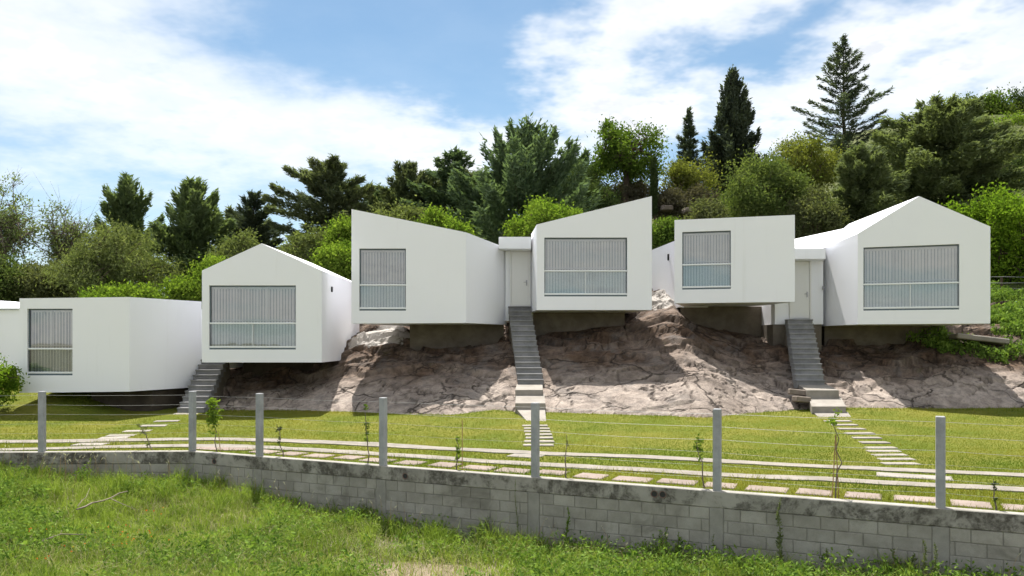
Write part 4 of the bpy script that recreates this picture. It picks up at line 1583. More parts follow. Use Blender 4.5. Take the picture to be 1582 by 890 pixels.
conifer('cedar_tree', 'low dark cedar right of the massive cypress', (820, 960, 250, 360), 54, m_cedar2, nbr=60, per=460, spray=.42, w=.09, domed=True, top_up=.5, low_e=0, ragged=.42, plate=.34, thick=.1, group=G1)
broadleaf('evergreen_tree', 'dark rounded evergreen right of the massive cypress', 'tree', (858, 942, 252, 360), 46, m_deep, nclump=70, per=260, leaf=.12, cs=.6, group=None)
broadleaf('leafy_tree', 'airy deciduous tree with forked dark trunk against the clouds', 'tree', (903, 1032, 172, 302), 46, m_green, nclump=62, per=170, leaf=.17, cs=.5, shell=.45, lumpy=.45, low=.15, trunk_r=.2, bare=.2)
conifer('spruce_tree', 'small slender spruce left of the dark conical one', (1026, 1100, 168, 300), 60, m_blue, nbr=80, per=150, spray=.38, w=.09, prof=.85, top_up=.5, low_e=-.10, ragged=.25, plate=.22, thick=.07, group=G1)
conifer('cypress_tree', 'dense dark conical cypress rising alone against the sky', (1072, 1194, 116, 310), 52, m_dark, nbr=120, per=420, spray=.36, w=.12, prof=.62, top_up=1.1, low_e=.30, ragged=.36, plate=.20, thick=.22, curve=.25, group=G1)
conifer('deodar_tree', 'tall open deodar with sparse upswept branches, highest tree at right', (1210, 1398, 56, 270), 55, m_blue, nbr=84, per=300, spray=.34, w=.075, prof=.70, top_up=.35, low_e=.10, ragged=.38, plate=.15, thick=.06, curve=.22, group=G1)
conifer('column_cypress', 'thin column cypress beside the deciduous tree trunk', (1001, 1019, 248, 330), 44, m_deep, nbr=60, per=110, spray=.22, w=.06, prof=.3, top_up=1.3, low_e=1.0, plate=.3, thick=.10)
broadleaf('yellow_bush', 'yellowish bush under the small slender spruce', 'bush', (1018, 1102, 236, 330), 47, m_yellow, nclump=46, per=150, leaf=.15, cs=.55, bare=.4, trunk=False)
broadleaf('round_tree', 'light green round tree above the flat box roof at right', 'tree', (1105, 1268, 246, 380), 42, m_mid, nclump=120, per=250, leaf=.145, cs=.6, shell=.65)
broadleaf('yellow_bush', 'yellow green bush at the foot of the tall deodar', 'bush', (1190, 1300, 205, 320), 51, m_yellow, nclump=60, per=200, leaf=.16, cs=.65, trunk=False)
broadleaf('wispy_tree', 'thin grey green treetop just left of the tall deodar', 'tree', (1196, 1250, 206, 260), 53, m_feather, nclump=24, per=60, leaf=.14, cs=.4, bare=.6)
# the spreading cypress: several leaning leaders
conifer('spreading_cypress', 'huge spreading cypress behind the big gable', (1320, 1585, 166, 420), 45, m_cedar2 if False else L_('spreading_scales', (0.06, 0.085, 0.0425), (0.2125, 0.25, 0.1225), trans=.30), nbr=150, per=640, spray=.36, w=.10, domed=True, top_up=.30, low_e=-.15, ragged=.42, plate=.32, thick=.13, curve=.05, group=G1)
conifer('spreading_cypress', 'lower olive green cypress left of the huge spreading one', (1262, 1400, 232, 420), 42, LEAF['spreading_scales'], nbr=80, per=520, spray=.32, w=.085, domed=True, top_up=.4, low_e=-.1, ragged=.35, plate=.26, thick=.14, curve=.05, group=G1)
# skyline top right
for i, (bx, lb, mt) in enumerate((((1468, 1512, 150, 200), 'leafy shrub nearest the satellite dish on the skyline', m_mid), ((1505, 1560, 146, 205), 'middle shrub of the skyline row at top right', m_green), ((1552, 1625, 132, 205), 'tallest skyline shrub at the right edge', m_deep))):
    broadleaf('skyline_shrub', lb, 'shrub', bx, 66, mt, nclump=40, per=200, leaf=.2, cs=.7, trunk=False, group='shrubs on the skyline')
broadleaf('hedge', 'bright sunlit hedge below the skyline shrubs', 'hedge', (1500, 1660, 178, 235), 62, m_lime, nclump=80, per=240, leaf=.17, cs=.8, trunk=False, wood=False, flat=.6)
broadleaf('evergreen_tree', 'rounded evergreen below the bright hedge at the right edge', 'tree', (1500, 1660, 215, 340), 52, m_deep, nclump=90, per=260, leaf=.16, cs=.75)
broadleaf('leafy_tree', 'bright green leafy tree right of the big gable', 'tree', (1452, 1640, 284, 480), 36, m_lime if False else L_('bright_leaves', (.07, .135, .014), (.20, .29, .035), trans=.45), nclump=150, per=190, leaf=.16, cs=.5, shell=.6, lumpy=.35)
# left side
broadleaf('feathery_tree', 'sparse feathery tree with reddish limbs at the left edge', 'tree', (-60, 68, 274, 430), 40, m_feather, 'bark_grey', nclump=90, per=75, leaf=.13, cs=.45, shell=.4, bare=.8, lumpy=.4, trunk_r=.17)
broadleaf('feathery_tree', 'sparse feathery tree with twin trunks, second from the left edge', 'tree', (58, 152, 303, 440), 42, m_feather, 'bark_grey', nclump=70, per=70, leaf=.13, cs=.45, shell=.4, bare=.9, lumpy=.4, trunk_r=.15)
broadleaf('willow', 'olive willow like tree above the flat box of the lowest house', 'tree', (90, 262, 345, 500), 37, m_willow, nclump=130, per=250, leaf=.17, cs=.5, droop=.35, aspect=.28, shell=.6)
broadleaf('bush', 'dark green bush under the feathery tree at the left edge', 'bush', (-60, 60, 400, 480), 38, m_mid, nclump=70, per=240, leaf=.13, cs=.6, trunk=False)
broadleaf('bush', 'olive bush under the twin trunk feathery tree', 'bush', (30, 130, 405, 480), 38.5, m_olive, nclump=60, per=240, leaf=.13, cs=.6, trunk=False)
# lime shrubs and grey willows just behind the roofs
GL = 'shrubs behind the roofs'
for bx, Y, mt, lb in (
    ((780, 908, 308, 400), 36, m_lime, 'bright lime shrub above the door of the middle house'),
    ((653, 694, 327, 380), 37, m_lime, 'small lime shrub above the sloping roof of the middle house'),
    ((690, 728, 344, 390), 36.5, m_lime, 'low lime shrub where the sloping roof of the middle house falls'),
    ((500, 560, 334, 420), 37, m_lime, 'lime shrub touching the tall left edge of the middle house'),
    ((482, 560, 376, 450), 35.5, m_lime, 'low lime shrub beside the right eave of the small gable'),
    ((432, 540, 352, 440), 38, m_willow, 'grey green willow shrub right of the small gable peak'),
    ((258, 320, 430, 490), 35, m_lime, 'lime shrub between flat box and small gable'),
    ((128, 196, 446, 490), 33.8, m_lime, 'low lime shrub over the roof of the flat box, left one'),
    ((182, 250, 442, 490), 34.2, m_lime, 'low lime shrub over the roof of the flat box, right one'),
    ((330, 402, 364, 440), 39, m_willow, 'olive shrub behind the left roof slope of the small gable'),
    ((306, 362, 400, 450), 36, m_lime, 'lime shrub behind the left eave of the small gable'),
    ((570, 660, 318, 390), 40, m_willow, 'olive shrub behind the top of the tall sloping roof'),
    ((1005, 1060, 290, 350), 45, m_grey, 'grey dry scrub above the rocks, left one'),
    ((1050, 1118, 285, 345), 45.5, m_grey, 'grey dry scrub above the rocks, right one'),
    ((930, 1010, 275, 345), 47, m_grey, 'dry brush at the foot of the deciduous tree'),
    ((1060, 1125, 310, 360), 40, m_olive, 'olive shrub at the left corner of the flat box roof'),
    ((1215, 1300, 290, 380), 40, m_olive, 'olive shrub between flat box and big gable'),
    ((1000, 1050, 335, 400), 38, m_green, 'green shrub in the gap between middle and right houses'),
    ((880, 960, 285, 350), 44, m_deep, 'dark shrub behind the rising roof of the middle house'),
):
    broadleaf('shrub', lb, 'shrub', bx, Y, mt, nclump=46 if bx[1] - bx[0] < 70 else 90, per=140, leaf=.14, cs=.42, trunk=False, group=GL, shell=.6, lumpy=.3)
broadleaf('shrub', 'leafy green shrub on the lawn at the left edge', 'shrub', (-55, 28, 548, 640), 24.6, L_('bright_leaves', (.07, .135, .014), (.20, .29, .035)), nclump=60, per=130, leaf=.09, cs=.26, trunk=False, shell=.5)

# undergrowth on the hillside (uncountable)
lv = Leaves()
n = 42000
X = rng.uniform(-48, 52, n); Y = rng.uniform(35.5, 66, n)
hh = (.3 + 2.2 * fbm(X * .35, Y * .35, 91, 4) ** 1.5) * rng.random(n) ** .7 * np.interp(X, [-48, -15, 0, 52], [1.1, 1.1, 1, 1])
p = np.stack([X, Y, hill_z(X, Y) + hh], -1)
d = rand_unit(n, .4)
tone = np.clip(fbm(X * .25, Y * .25, 95, 3) + rng.normal(0, .15, n), 0, 1)
lv.add(p, d, perp(d), rng.uniform(.14, .30, n), rng.uniform(.08, .16, n), tone)
o = link('undergrowth', lv.mesh('undergrowth', L_('undergrowth_leaves', (.035, .055, .02), (.12, .14, .045), trans=.3), (0, 0, 0)))
tag(o, 'tangled undergrowth covering the hillside under the trees', 'undergrowth', None, 'stuff')

# weeds on the bank right of the big gable
lv = Leaves()
n = 60000
X = rng.uniform(13.6, 20.5, n); Y = rng.uniform(25.0, 37, n)
zz = np.maximum(rock_z(X, np.minimum(Y, 34.4)), hill_z(X, Y) * (Y > 33) - 5 * (Y <= 33))
dens = fbm(X * .6, Y * .6, 33, 4)
hh = .75 * rng.random(n) * dens ** .6 * (.5 + .8 * fbm(X * .9, Y * .9, 37, 3))
keep = (dens > .36) & ~((X < 15.6) & (Y < 31.4) & (Y > 29))
keep &= (zz > np.interp(X, [13.6, 14.6, 16, 20], [2.7, 2.1, 1.75, 1.75]) + .6 * (fbm(X * .9, Y * .9, 39, 3) - .5))
p = np.stack([X, Y, zz + hh], -1)[keep]
n = len(p)
d = rand_unit(n, .8)
lv.add(p, d, perp(d), rng.uniform(.08, .2, n), rng.uniform(.04, .09, n), np.clip(rng.normal(.5, .25, n), 0, 1))
o = link('bank_weeds', lv.mesh('bank_weeds', L_('weed_leaves', (.055, .112, .020), (.245, .345, .080), trans=.34), (0, 0, 0)))
tag(o, 'green weeds covering the bank right of the big gable', 'weeds', None, 'stuff')

# a few dropped boulders behind the roofs
for (x, y, Y, sx, sy, sz, lb) in ((1030, 322, 44, .42, .4, .20, 'leftmost flat boulder in the scrub above the box roof'),
                                  (1062, 326, 43.2, .36, .4, .17, 'flat boulder in the middle of the scrub above the box roof'),
                                  (1092, 322, 44, .30, .3, .15, 'small boulder at the right of the scrub above the box roof')):
    p = P(x, y, Y)
    nu, nv = 18, 12
    vs = []
    for j in range(nv + 1):
        th = math.pi * j / nv
        for i in range(nu):
            ph = 2 * math.pi * i / nu
            q = np.array([math.sin(th) * math.cos(ph), math.sin(th) * math.sin(ph), math.cos(th)])
            r_ = .8 + .45 * float(vnoise(q[0] * 2 + x, q[1] * 2 + q[2] * 2.3, 7))
            q = np.sign(q) * np.abs(q) ** .45 * r_ * .8
            vs.append(p + q * np.array([sx, sy, sz]))
    fs = [(j * nu + i, (j + 1) * nu + i, (j + 1) * nu + (i + 1) % nu, j * nu + (i + 1) % nu) for j in range(nv) for i in range(nu)]
    o = MB().add(vs, fs).build('boulder', M['boulder'], None, False, p - np.array([0, 0, sz]))
    tag(o, lb, 'boulder', 'boulders behind the roofs')

# satellite dish and the two scraps of far roof on the skyline
p = P(1442, 158, 70)
dish = thing('satellite_dish', 'grey satellite dish on the skyline at upper right', 'dish', p - np.array([0, 0, 1.6]))
mb = MB(); vs = []; fs = []
nr, na = 5, 20
nd = unit((-.25, -1, .45)); uu = unit(np.cross(nd, (0, 0, 1))); vv = np.cross(uu, nd)
for j in range(nr + 1):
    r_ = .38 * j / nr
    for i in range(na):
        a = 2 * math.pi * i / na
        vs.append(p + uu * r_ * math.cos(a) + vv * r_ * math.sin(a) - nd * (.10 - .10 * (j / nr) ** 2))
fs = [(j * na + i, j * na + (i + 1) % na, (j + 1) * na + (i + 1) % na, (j + 1) * na + i) for j in range(nr) for i in range(na)]
mb.add(vs, fs).build('reflector', M['dish'], dish)
MB().tube([p - nd * .1, p - nd * .3 - np.array([0, 0, .3]), p - nd * .3 - np.array([0, 0, 1.7])], .03, 6).build('mast', M['metal'], dish)
MB().tube([p - vv * .36, p + nd * .35 - vv * .1], .012, 5).build('feed_arm', M['metal'], dish)
for (x0, x1, yt, yb, Y, lb) in ((1447, 1468, 163, 176, 74, 'far building with orange tiled roof beside the satellite dish'), (1495, 1512, 155, 170, 76, 'far building with orange roof among the skyline shrubs')):
    a = P(x0, yb, Y); b = P(x1, yt, Y)
    cx = (a[0] + b[0]) / 2; hw = (b[0] - a[0]) / 2
    fb = thing('far_building', lb, 'building', (cx, Y + 1.2, a[2] - 2.0), 'far buildings on the skyline')
    MB().box((cx, Y + 1.2, a[2] - .8), (hw * .9, 1.1, 1.2)).build('wall', M['cream'], fb)
    z0 = a[2] + .4
    MB().add([(cx - hw, Y - .1, z0), (cx + hw, Y - .1, z0), (cx + hw, Y + 2.5, z0), (cx - hw, Y + 2.5, z0), (cx - hw, Y + 1.2, b[2]), (cx + hw, Y + 1.2, b[2])],
             [(0, 1, 5, 4), (2, 3, 4, 5), (0, 4, 3), (1, 2, 5), (0, 3, 2, 1)]).build('roof', M['roof_tile'], fb)

# wire fence on the right bank
bf = thing('bank_fence', 'old wire fence with dark thin posts right of the big gable', 'fence', (20, 33, 3.5))
for k in range(5):
    X = 16.6 + k * 1.9; z = P(0, 470, 33.5)[2]
    MB().tube([(X, 33.5, z - 1.0), (X + .02, 33.5, z + 1.15)], .045, 6).build('post', M['bark'], bf)
for y in (428, 437, 446, 458):
    z = P(0, y, 33.44)[2]
    MB().tube([(16.0 + i * .9, 33.44, z + random.uniform(-.02, .02)) for i in range(10)], .011, 4, False).build('wire', M['wire'], bf)

# ------------------------------------------------------------------ lawn grass blades (uncountable)
def blades(X, Y, Z, h, w, lean, seg, curl=.6):
    """curved tapering blades -> verts, loops, sizes"""
    n = len(X)
    a = rng.uniform(0, 2 * math.pi, n)
    dirx, diry = np.cos(a) * lean, np.sin(a) * lean
    b = rng.uniform(0, 2 * math.pi, n)
    sx, sy = np.cos(b) * w * .5, np.sin(b) * w * .5
    if seg == 1:
        v = np.empty((n, 3, 3))
        v[:, 0] = np.stack([X - sx, Y - sy, Z], -1)
        v[:, 1] = np.stack([X + sx, Y + sy, Z], -1)
        v[:, 2] = np.stack([X + dirx * h, Y + diry * h, Z + h * .95], -1)
        return v.reshape(-1, 3), np.arange(n * 3), np.full(n, 3, np.int32), 3
    v = np.empty((n, 5, 3))
    m = .5
    v[:, 0] = np.stack([X - sx, Y - sy, Z], -1)
    v[:, 1] = np.stack([X + sx, Y + sy, Z], -1)
    mx, my, mz = X + dirx * h * .28, Y + diry * h * .28, Z + h * .58
    v[:, 2] = np.stack([mx + sx * .8, my + sy * .8, mz], -1)
    v[:, 3] = np.stack([mx - sx * .8, my - sy * .8, mz], -1)
    v[:, 4] = np.stack([X + dirx * h, Y + diry * h, Z + h * (1 - curl * lean ** 2 * .6)], -1)
    k = np.arange(n)[:, None] * 5
    q = np.concatenate([k + np.array([[0, 1, 2, 3]]), k + np.array([[3, 2, 4]])], 1).reshape(-1)
    sizes = np.tile(np.array([4, 3], np.int32), n)
    return v.reshape(-1, 3), q, sizes, 5


def off_pads(X, Y, soft=.03):
    ok = np.ones(len(X), bool)
    for (q, half) in STRIPS:
        o_ = np.argsort(q[:, 0])
        yy = np.interp(X, q[o_, 0], q[o_, 1])
        sl = np.interp(X, q[o_, 0], np.gradient(q[o_, 1], q[o_, 0]))
        dist = np.abs(Y - yy) / np.sqrt(1 + sl ** 2)
        ok &= dist > half - .03 + .09 * (fbm(X * 3, Y * 3, 44, 3) - .35)
    for (cx, cy, ux, uy, hu, hv) in lawn_pads:
        du = np.abs((X - cx) * ux + (Y - cy) * uy); dv = np.abs(-(X - cx) * uy + (Y - cy) * ux)
        ok &= ~((du < hu - .02) & (dv < hv - .02))
    return ok


n = 420000
Y = 10.3 + (28 - 10.3) * rng.random(n) ** 1.0
X = rng.uniform(-.70, .70, n) * Y
keep = (Y > wall_Y(X) + .12) & off_pads(X, Y)
zz = lawn_z(X, Y)
keep &= (rock_z(X, Y) < zz + .02) | (X < -12.4)
X, Y, zz = X[keep], Y[keep], zz[keep]
near = np.clip(1.25 - (Y - wall_Y(X)) / 6, .0, 1)
h = rng.uniform(.025, .055, len(X)) * (.8 + .5 * near * fbm(X * 2, Y * 2, 9, 3))
tuft = (Y - wall_Y(X) < 1.9) & (rng.random(len(X)) < .22 * sstep(.4, .6, fbm(X * 1.6, Y * 1.6, 77, 3)) + .05)
h = np.where(tuft, h * 2.4, h)
foot = np.abs(Y - np.interp(X, _foot_X, _foot_Y)) < .35 + .5 * fbm(X * 1.5, Y * 0, 63, 3)
h = np.where(foot & (rng.random(len(X)) < .5), h * 2.2, h)
v, q, sz, per_ = blades(X, Y, zz - .004, h, rng.uniform(.008, .015, len(X)), rng.uniform(.1, .9, len(X)), 1)
tone = np.clip(.45 + 1.9 * (fbm(X * .5, Y * .8, 15, 4) - .5) + rng.normal(0, .18, len(X)), 0, 1)
me = mesh_np('lawn_grass', v, q, sz, L_('lawn_blades', (.085, .132, .015), (.228, .215, .040), trans=.42), attr=np.repeat(tone, 3))
tag(link('lawn_grass', me), 'short mown grass blades of the lawn', 'grass', None, 'stuff')

# ------------------------------------------------------------------ wild field in front of the wall (uncountable)
def field_points(n, y0=7.5):
    Y = y0 + (18 - y0) * rng.random(n)
    X = rng.uniform(-.69, .69, n) * Y
    k = Y < wall_Y(X) - .10
    return X[k], Y[k]


def patch(X, Y):
    return fbm(X * .55 + 3, Y * .55, 101, 4)


X, Y = field_points(150000)
ph = patch(X, Y)
tall = fbm(X * .9, Y * .9, 111, 3)
near_wall = np.exp(-(wall_Y(X) - Y) / .9)
bareC = ray_ground(690, 880, field_z)
bare = np.exp(-(((X - bareC[0] + .3) / 1.5) ** 2 + (np.where(Y > bareC[1], (Y - bareC[1]) / .35, (Y - bareC[1]) / 2.2)) ** 2))
k = rng.random(len(X)) > bare * .86 + .5 * sstep(.46, .34, ph)
X, Y, ph, tall, near_wall = X[k], Y[k], ph[k], tall[k], near_wall[k]
h = (.09 + .38 * tall + .14 * near_wall * np.interp(X, [-9, -6, 0, 3, 8], [1.2, .8, .25, .55, .5])) * rng.uniform(.5, 1.25, len(X))
h *= np.interp(X, [-11, -5, 0, 8], [1.0, .95, .85, .75])
v, q, sz, per_ = blades(X, Y, field_z(X, Y) - .01, h, rng.uniform(.006, .016, len(X)), rng.uniform(.15, 1.1, len(X)), 2)
tone = np.clip(-.1 + 1.1 * ph + np.interp(X, [-11, -6, -2, 8], [-.05, .05, .18, .12]) + rng.normal(0, .22, len(X)), 0, 1)
me = mesh_np('wild_grass', v, q, sz, L_('wild_blades', (.070, .128, .018), (.300, .375, .078), trans=.34), attr=np.repeat(tone, 5))
tag(link('wild_grass', me), 'long wild grass filling the field in front of the block wall', 'grass', None, 'stuff')

mb = MB(); ring = []
for k_ in range(36):
    a_ = 2 * math.pi * k_ / 36
    r_ = 1 + .7 * (float(vnoise(math.cos(a_) * 2 + 5, math.sin(a_) * 2, 3)) - .5)
    px_, py_ = bareC[0] + math.cos(a_) * 1.5 * r_, bareC[1] - .3 + math.sin(a_) * .75 * r_
    ring.append((px_, py_, float(field_z(px_, py_)) + .012))
mb.add(ring + [(bareC[0], bareC[1] - .3, float(field_z(bareC[0], bareC[1] - .3)) + .03)], [(k_, (k_ + 1) % 36, 36) for k_ in range(36)])
o = mb.build('bare_soil', mat_dirt('pale_soil', (.19, .155, .105), (.30, .245, .175))); o['kind'] = 'structure'

# bunches of taller grass, leaning out from their crowns
bx, by, bz, bh, bl, bt = [], [], [], [], [], []
BX, BY = field_points(520)
extra_b = [(730 + random.uniform(-60, 110), 835 + random.uniform(-12, 18)) for _ in range(26)] + [(600 + random.uniform(-60, 60), 815 + random.uniform(-12, 18)) for _ in range(14)]
eb = [ray_ground(x_, y_, field_z)[:2] for x_, y_ in extra_b]
BX = np.concatenate([BX, [e[0] for e in eb]]); BY = np.concatenate([BY, [e[1] for e in eb]])
clumps = [(590, 802, 40, 10, 12), (500, 785, 50, 10, 12), (790, 838, 55, 14, 26), (885, 838, 30, 10, 16), (1000, 850, 70, 8, 16), (1180, 862, 90, 8, 22), (1340, 866, 70, 6, 14), (1480, 872, 70, 6, 14), (420, 775, 50, 10, 12), (320, 765, 60, 12, 12), (60, 760, 60, 16, 14), (200, 775, 80, 20, 14)]
TALL = []
for (x_, y_, sx_, sy_, n__) in clumps:
    for _ in range(n__):
        e_ = ray_ground(x_ + random.gauss(0, sx_ * .6), y_ + random.gauss(0, sy_), field_z)
        TALL.append((e_[0], e_[1]))
NB = len(BX)
BX = np.concatenate([BX, [e[0] for e in TALL]]); BY = np.concatenate([BY, [e[1] for e in TALL]])
for ib, (x_, y_) in enumerate(zip(BX, BY)):
    if abs(x_ - bareC[0]) < 1.2 and -2.5 < y_ - bareC[1] < .35 or y_ > wall_Y(x_) - .1:
        continue
    n_b = rng.integers(40, 110); rr_ = rng.uniform(.04, .12)
    px_ = x_ + rng.normal(size=n_b) * rr_; py_ = y_ + rng.normal(size=n_b) * rr_
    bx.append(px_); by.append(py_); bz.append(field_z(px_, py_)); bh.append((rng.uniform(.28, .58) if ib < NB else rng.uniform(.42, .74)) * rng.uniform(.6, 1.15, n_b))
    bl.append(rng.uniform(.2, 1.1, n_b)); bt.append(np.clip(rng.normal(rng.uniform(.2, .75), .15, n_b), 0, 1))
bx, by, bz, bh, bl, bt = map(np.concatenate, (bx, by, bz, bh, bl, bt))
v, q, sz, per_ = blades(bx, by, bz - .01, bh, rng.uniform(.006, .013, len(bx)), bl, 2, 1.0)
me = mesh_np('bunch_grass', v, q, sz, L_('wild_blades', (0, 0, 0), (1, 1, 1)), attr=np.repeat(bt, 5))
tag(link('bunch_grass', me), 'taller tufts of arching grass in the wild field', 'grass', None, 'stuff')

# dry straw among it
X, Y = field_points(60000)
ph = patch(X + 7, Y)
k = (ph > .47) | (rng.random(len(X)) < .2)
k &= rng.random(len(X)) < np.interp(X, [-11, -6, 2, 8], [1, .8, .5, .3])
X, Y = X[k], Y[k]
h = rng.uniform(.12, .50, len(X))
v, q, sz, per_ = blades(X, Y, field_z(X, Y) - .01, h, rng.uniform(.003, .007, len(X)), rng.uniform(.2, 1.3, len(X)), 2)
me = mesh_np('dry_grass', v, q, sz, L_('straw', (.22, .19, .10), (.48, .43, .29), trans=.3), attr=np.repeat(rng.random(len(X)), 5))
tag(link('dry_grass', me), 'pale dry grass stalks mixed into the wild field', 'grass', None, 'stuff')

# low broad-leaved weeds
lv = Leaves()
X, Y = field_points(9500)
ph = fbm(X * .7 + 40, Y * .7, 121, 3)
k = (ph > np.interp(X, [-10, -4, 0, 8], [.42, .48, .52, .5])) & ~((np.abs(X - bareC[0]) < 1.1) & (np.abs(Y - bareC[1] + .6) < 1.0))
for x, y in zip(X[k], Y[k]):
    n = rng.integers(12, 34)
    r_ = rng.uniform(.05, .18)
    z0 = float(field_z(x, y))
    p = np.stack([x + rng.normal(size=n) * r_, y + rng.normal(size=n) * r_, z0 + rng.random(n) ** .7 * rng.uniform(.14, .48)], -1)
    d = rand_unit(n, .5)
    kk = rng.choice([.55, .8, 1.0])
    lv.add(p, d, perp(d), kk * rng.uniform(.05, .13, n), kk * rng.uniform(.02, .055, n), np.clip(rng.normal(rng.uniform(.2, .7), .22, n), 0, 1))
me = lv.mesh('field_weeds', L_('weed_leaves', (.05, .095, .012), (.15, .22, .035)), (0, 0, 0))
tag(link('field_weeds', me), 'low broad leaved weeds scattered through the wild field', 'weeds', None, 'stuff')

# pale seed heads nodding on stalks in front of the wall
mb_v = []; lvh = Leaves(); st = MB()
spots = []
for _ in range(46):
    spots.append((random.uniform(-11.0, -7.2), random.uniform(.15, 1.1), random.uniform(.55, .85)))
for _ in range(30):
    spots.append((random.uniform(-6.6, -1.8), random.uniform(.1, .6), random.uniform(.35, .65)))
for _ in range(22):
    spots.append((random.uniform(-1.5, 7.2), random.uniform(.1, .5), random.uniform(.3, .6)))
for (x, back, hgt) in spots:
    y = float(wall_Y(x)) - back
    z0 = float(field_z(x, y))
    a = random.uniform(0, 6.28); ln = random.uniform(.05, .22)
    tip = np.array([x + math.cos(a) * ln, y + math.sin(a) * ln, z0 + hgt])
    st.tube([(x, y, z0), (x + math.cos(a) * ln * .35, y + math.sin(a) * ln * .35, z0 + hgt * .6), tip], [.0035, .003, .002], 3, False)
    n = 16
    f = rng.random(n)[:, None]
    hd = unit((math.cos(a) * .6, math.sin(a) * .6, .7))
    p = tip + hd * f * .075 + rng.normal(size=(n, 3)) * .005
    d = nrm_rows(hd + rng.normal(size=(n, 3)) * .45)
    lvh.add(p, d, perp(d), .026, .006, rng.random(n))
o = link('seed_heads', lvh.mesh('seed_heads', L_('seed_fluff', (.38, .36, .31), (.58, .56, .51), trans=.4), (0, 0, 0)))
tag(o, 'pale fluffy grass seed heads standing before the block wall', 'grass', None, 'stuff')
o = st.build('seed_stalks', M['stake'])
tag(o, 'thin stalks carrying the pale seed heads before the block wall', 'grass', None, 'stuff')

# orange specks of small flowers
lv = Leaves()
for (x, y, n, sx, sy) in ((640 - 460, 822, 26, .35, .2), (194, 835, 12, .25, .12), (50, 818, 6, .2, .1), (90, 846, 5, .15, .1), (250, 790, 4, .2, .1), (68, 862, 3, .1, .1)):
    c = ray_ground(x, y, lambda X_, Y_: field_z(X_, Y_) + .28)
    p = c + rng.normal(size=(n, 3)) * np.array([sx, sy, .03])
    d = rand_unit(n, .8)
    lv.add(p, d, perp(d), .035, .03, rng.random(n))
o = link('orange_flowers', lv.mesh('orange_flowers', L_('petals', (.55, .12, .03), (.72, .20, .05), trans=.3), (0, 0, 0)))
tag(o, 'sprinkling of tiny orange flowers in the wild field at left', 'flowers', None, 'stuff')

# ------------------------------------------------------------------ single weeds against the wall
def tall_weed(label, x, ytop, back, kind, h=None, leaf=.06, spread=.10, n=120, mat=None):
    dx = (x - 791) / F
    X = 0
    Y = 14.0
    for _ in range(20):
        Y = float(wall_Y(dx * Y)) - back
    X = dx * Y
    z0 = float(field_z(X, Y))
    zt = P(x, ytop, Y)[2]
    h = zt - z0
    base = np.array([X, Y, z0])
    r_ = thing('wall_weed', label, 'weed', base, 'weeds along the foot of the block wall')
    mb = MB(); lv = Leaves()
    ns = 1 if kind == 'spike' else 5
    for k in range(ns):
        a = 2 * math.pi * (k + rng.random()) / ns
        off = np.array([math.cos(a), math.sin(a), 0]) * (0 if kind == 'spike' else spread)
        hh = h if k == 0 else h * rng.uniform(.6, .95)
        top = base + off + np.array([rng.normal() * .02, rng.normal() * .02, hh])
        l_ = limb(base - np.array([0, 0, .02]), top, 0, 6)
        mb.tube(l_, np.linspace(.008, .003, 6), 4, False)
        m_ = n // ns
        f = rng.random(m_) * .9 + .1
        c = np.stack([np.interp(f, np.linspace(0, 1, 6), l_[:, i]) for i in range(3)], -1)
        aa = rng.uniform(0, 6.28, m_)
        wide = spread * (1.1 - f) * .9 + .012
        c = c + np.stack([np.cos(aa) * wide * rng.random(m_), np.sin(aa) * wide * rng.random(m_), np.zeros(m_)], -1)
        d = nrm_rows(np.stack([np.cos(aa), np.sin(aa), .7 + rng.random(m_) * .6], -1))
        sz_ = leaf * (1.2 - .75 * f)
        lv.add(c, d, perp(d), sz_, sz_ * .42, np.clip(rng.normal(.5, .25, m_), 0, 1))
    mb.build('stem', M['stem'], r_)
    link('foliage', lv.mesh('foliage', mat or LEAF['weed_leaves'], base), r_)
    return r_


M['stem'] = mat_plain('green_stem', (.12, .14, .05), .8, .2, .2)
m_sage = L_('sage_leaves', (.10, .125, .06), (.22, .25, .13), trans=.35)
tall_weed('tall thin green spike weed below the middle of the wall', 875, 782, .22, 'spike', leaf=.075, spread=.05, n=150)
tall_weed('dry spindly weed with pale flowers left of the middle post', 796, 740, .15, 'spike', leaf=.04, spread=.04, n=70, mat=m_sage)
tall_weed('leafy dark weed clump under the twin drain holes', 1020, 815, .22, 'clump', leaf=.10, spread=.14, n=190)
tall_weed('small bushy weed right of the twin drain holes', 1048, 822, .16, 'clump', leaf=.09, spread=.07, n=90)
tall_weed('tallest grey green spike weed in front of the right wall', 1205, 768, .20, 'spike', leaf=.075, spread=.08, n=260, mat=m_sage)
tall_weed('short grey green spike weed right of the tallest one', 1276, 846, .20, 'spike', leaf=.06, spread=.05, n=120, mat=m_sage)
tall_weed('spiky grass tuft near the right post', 1400, 838, .12, 'clump', leaf=.16, spread=.16, n=200, mat=m_sage)
tall_weed('left of two pale spikes below the right post', 1429, 834, .40, 'spike', leaf=.06, spread=.06, n=170, mat=m_sage)
tall_weed('right of two pale spikes below the right post', 1442, 838, .40, 'spike', leaf=.06, spread=.06, n=170, mat=m_sage)
tall_weed('broad green weed where wall bends', 330, 762, .30, 'clump', leaf=.12, spread=.20, n=260)
tall_weed('feathery green weed before the left wall', 127, 708, .50, 'clump', leaf=.09, spread=.18, n=420)
tall_weed('whitish leafy weed at the far left of the wall', 25, 728, .40, 'clump', leaf=.10, spread=.30, n=260, mat=m_sage)
tall_weed('dark leafy weed clump left of the middle post', 742, 800, .35, 'clump', leaf=.09, spread=.24, n=260)
tall_weed('thin spike weed left of the drain hole wall part', 1104, 826, .15, 'spike', leaf=.05, spread=.04, n=70, mat=m_sage)

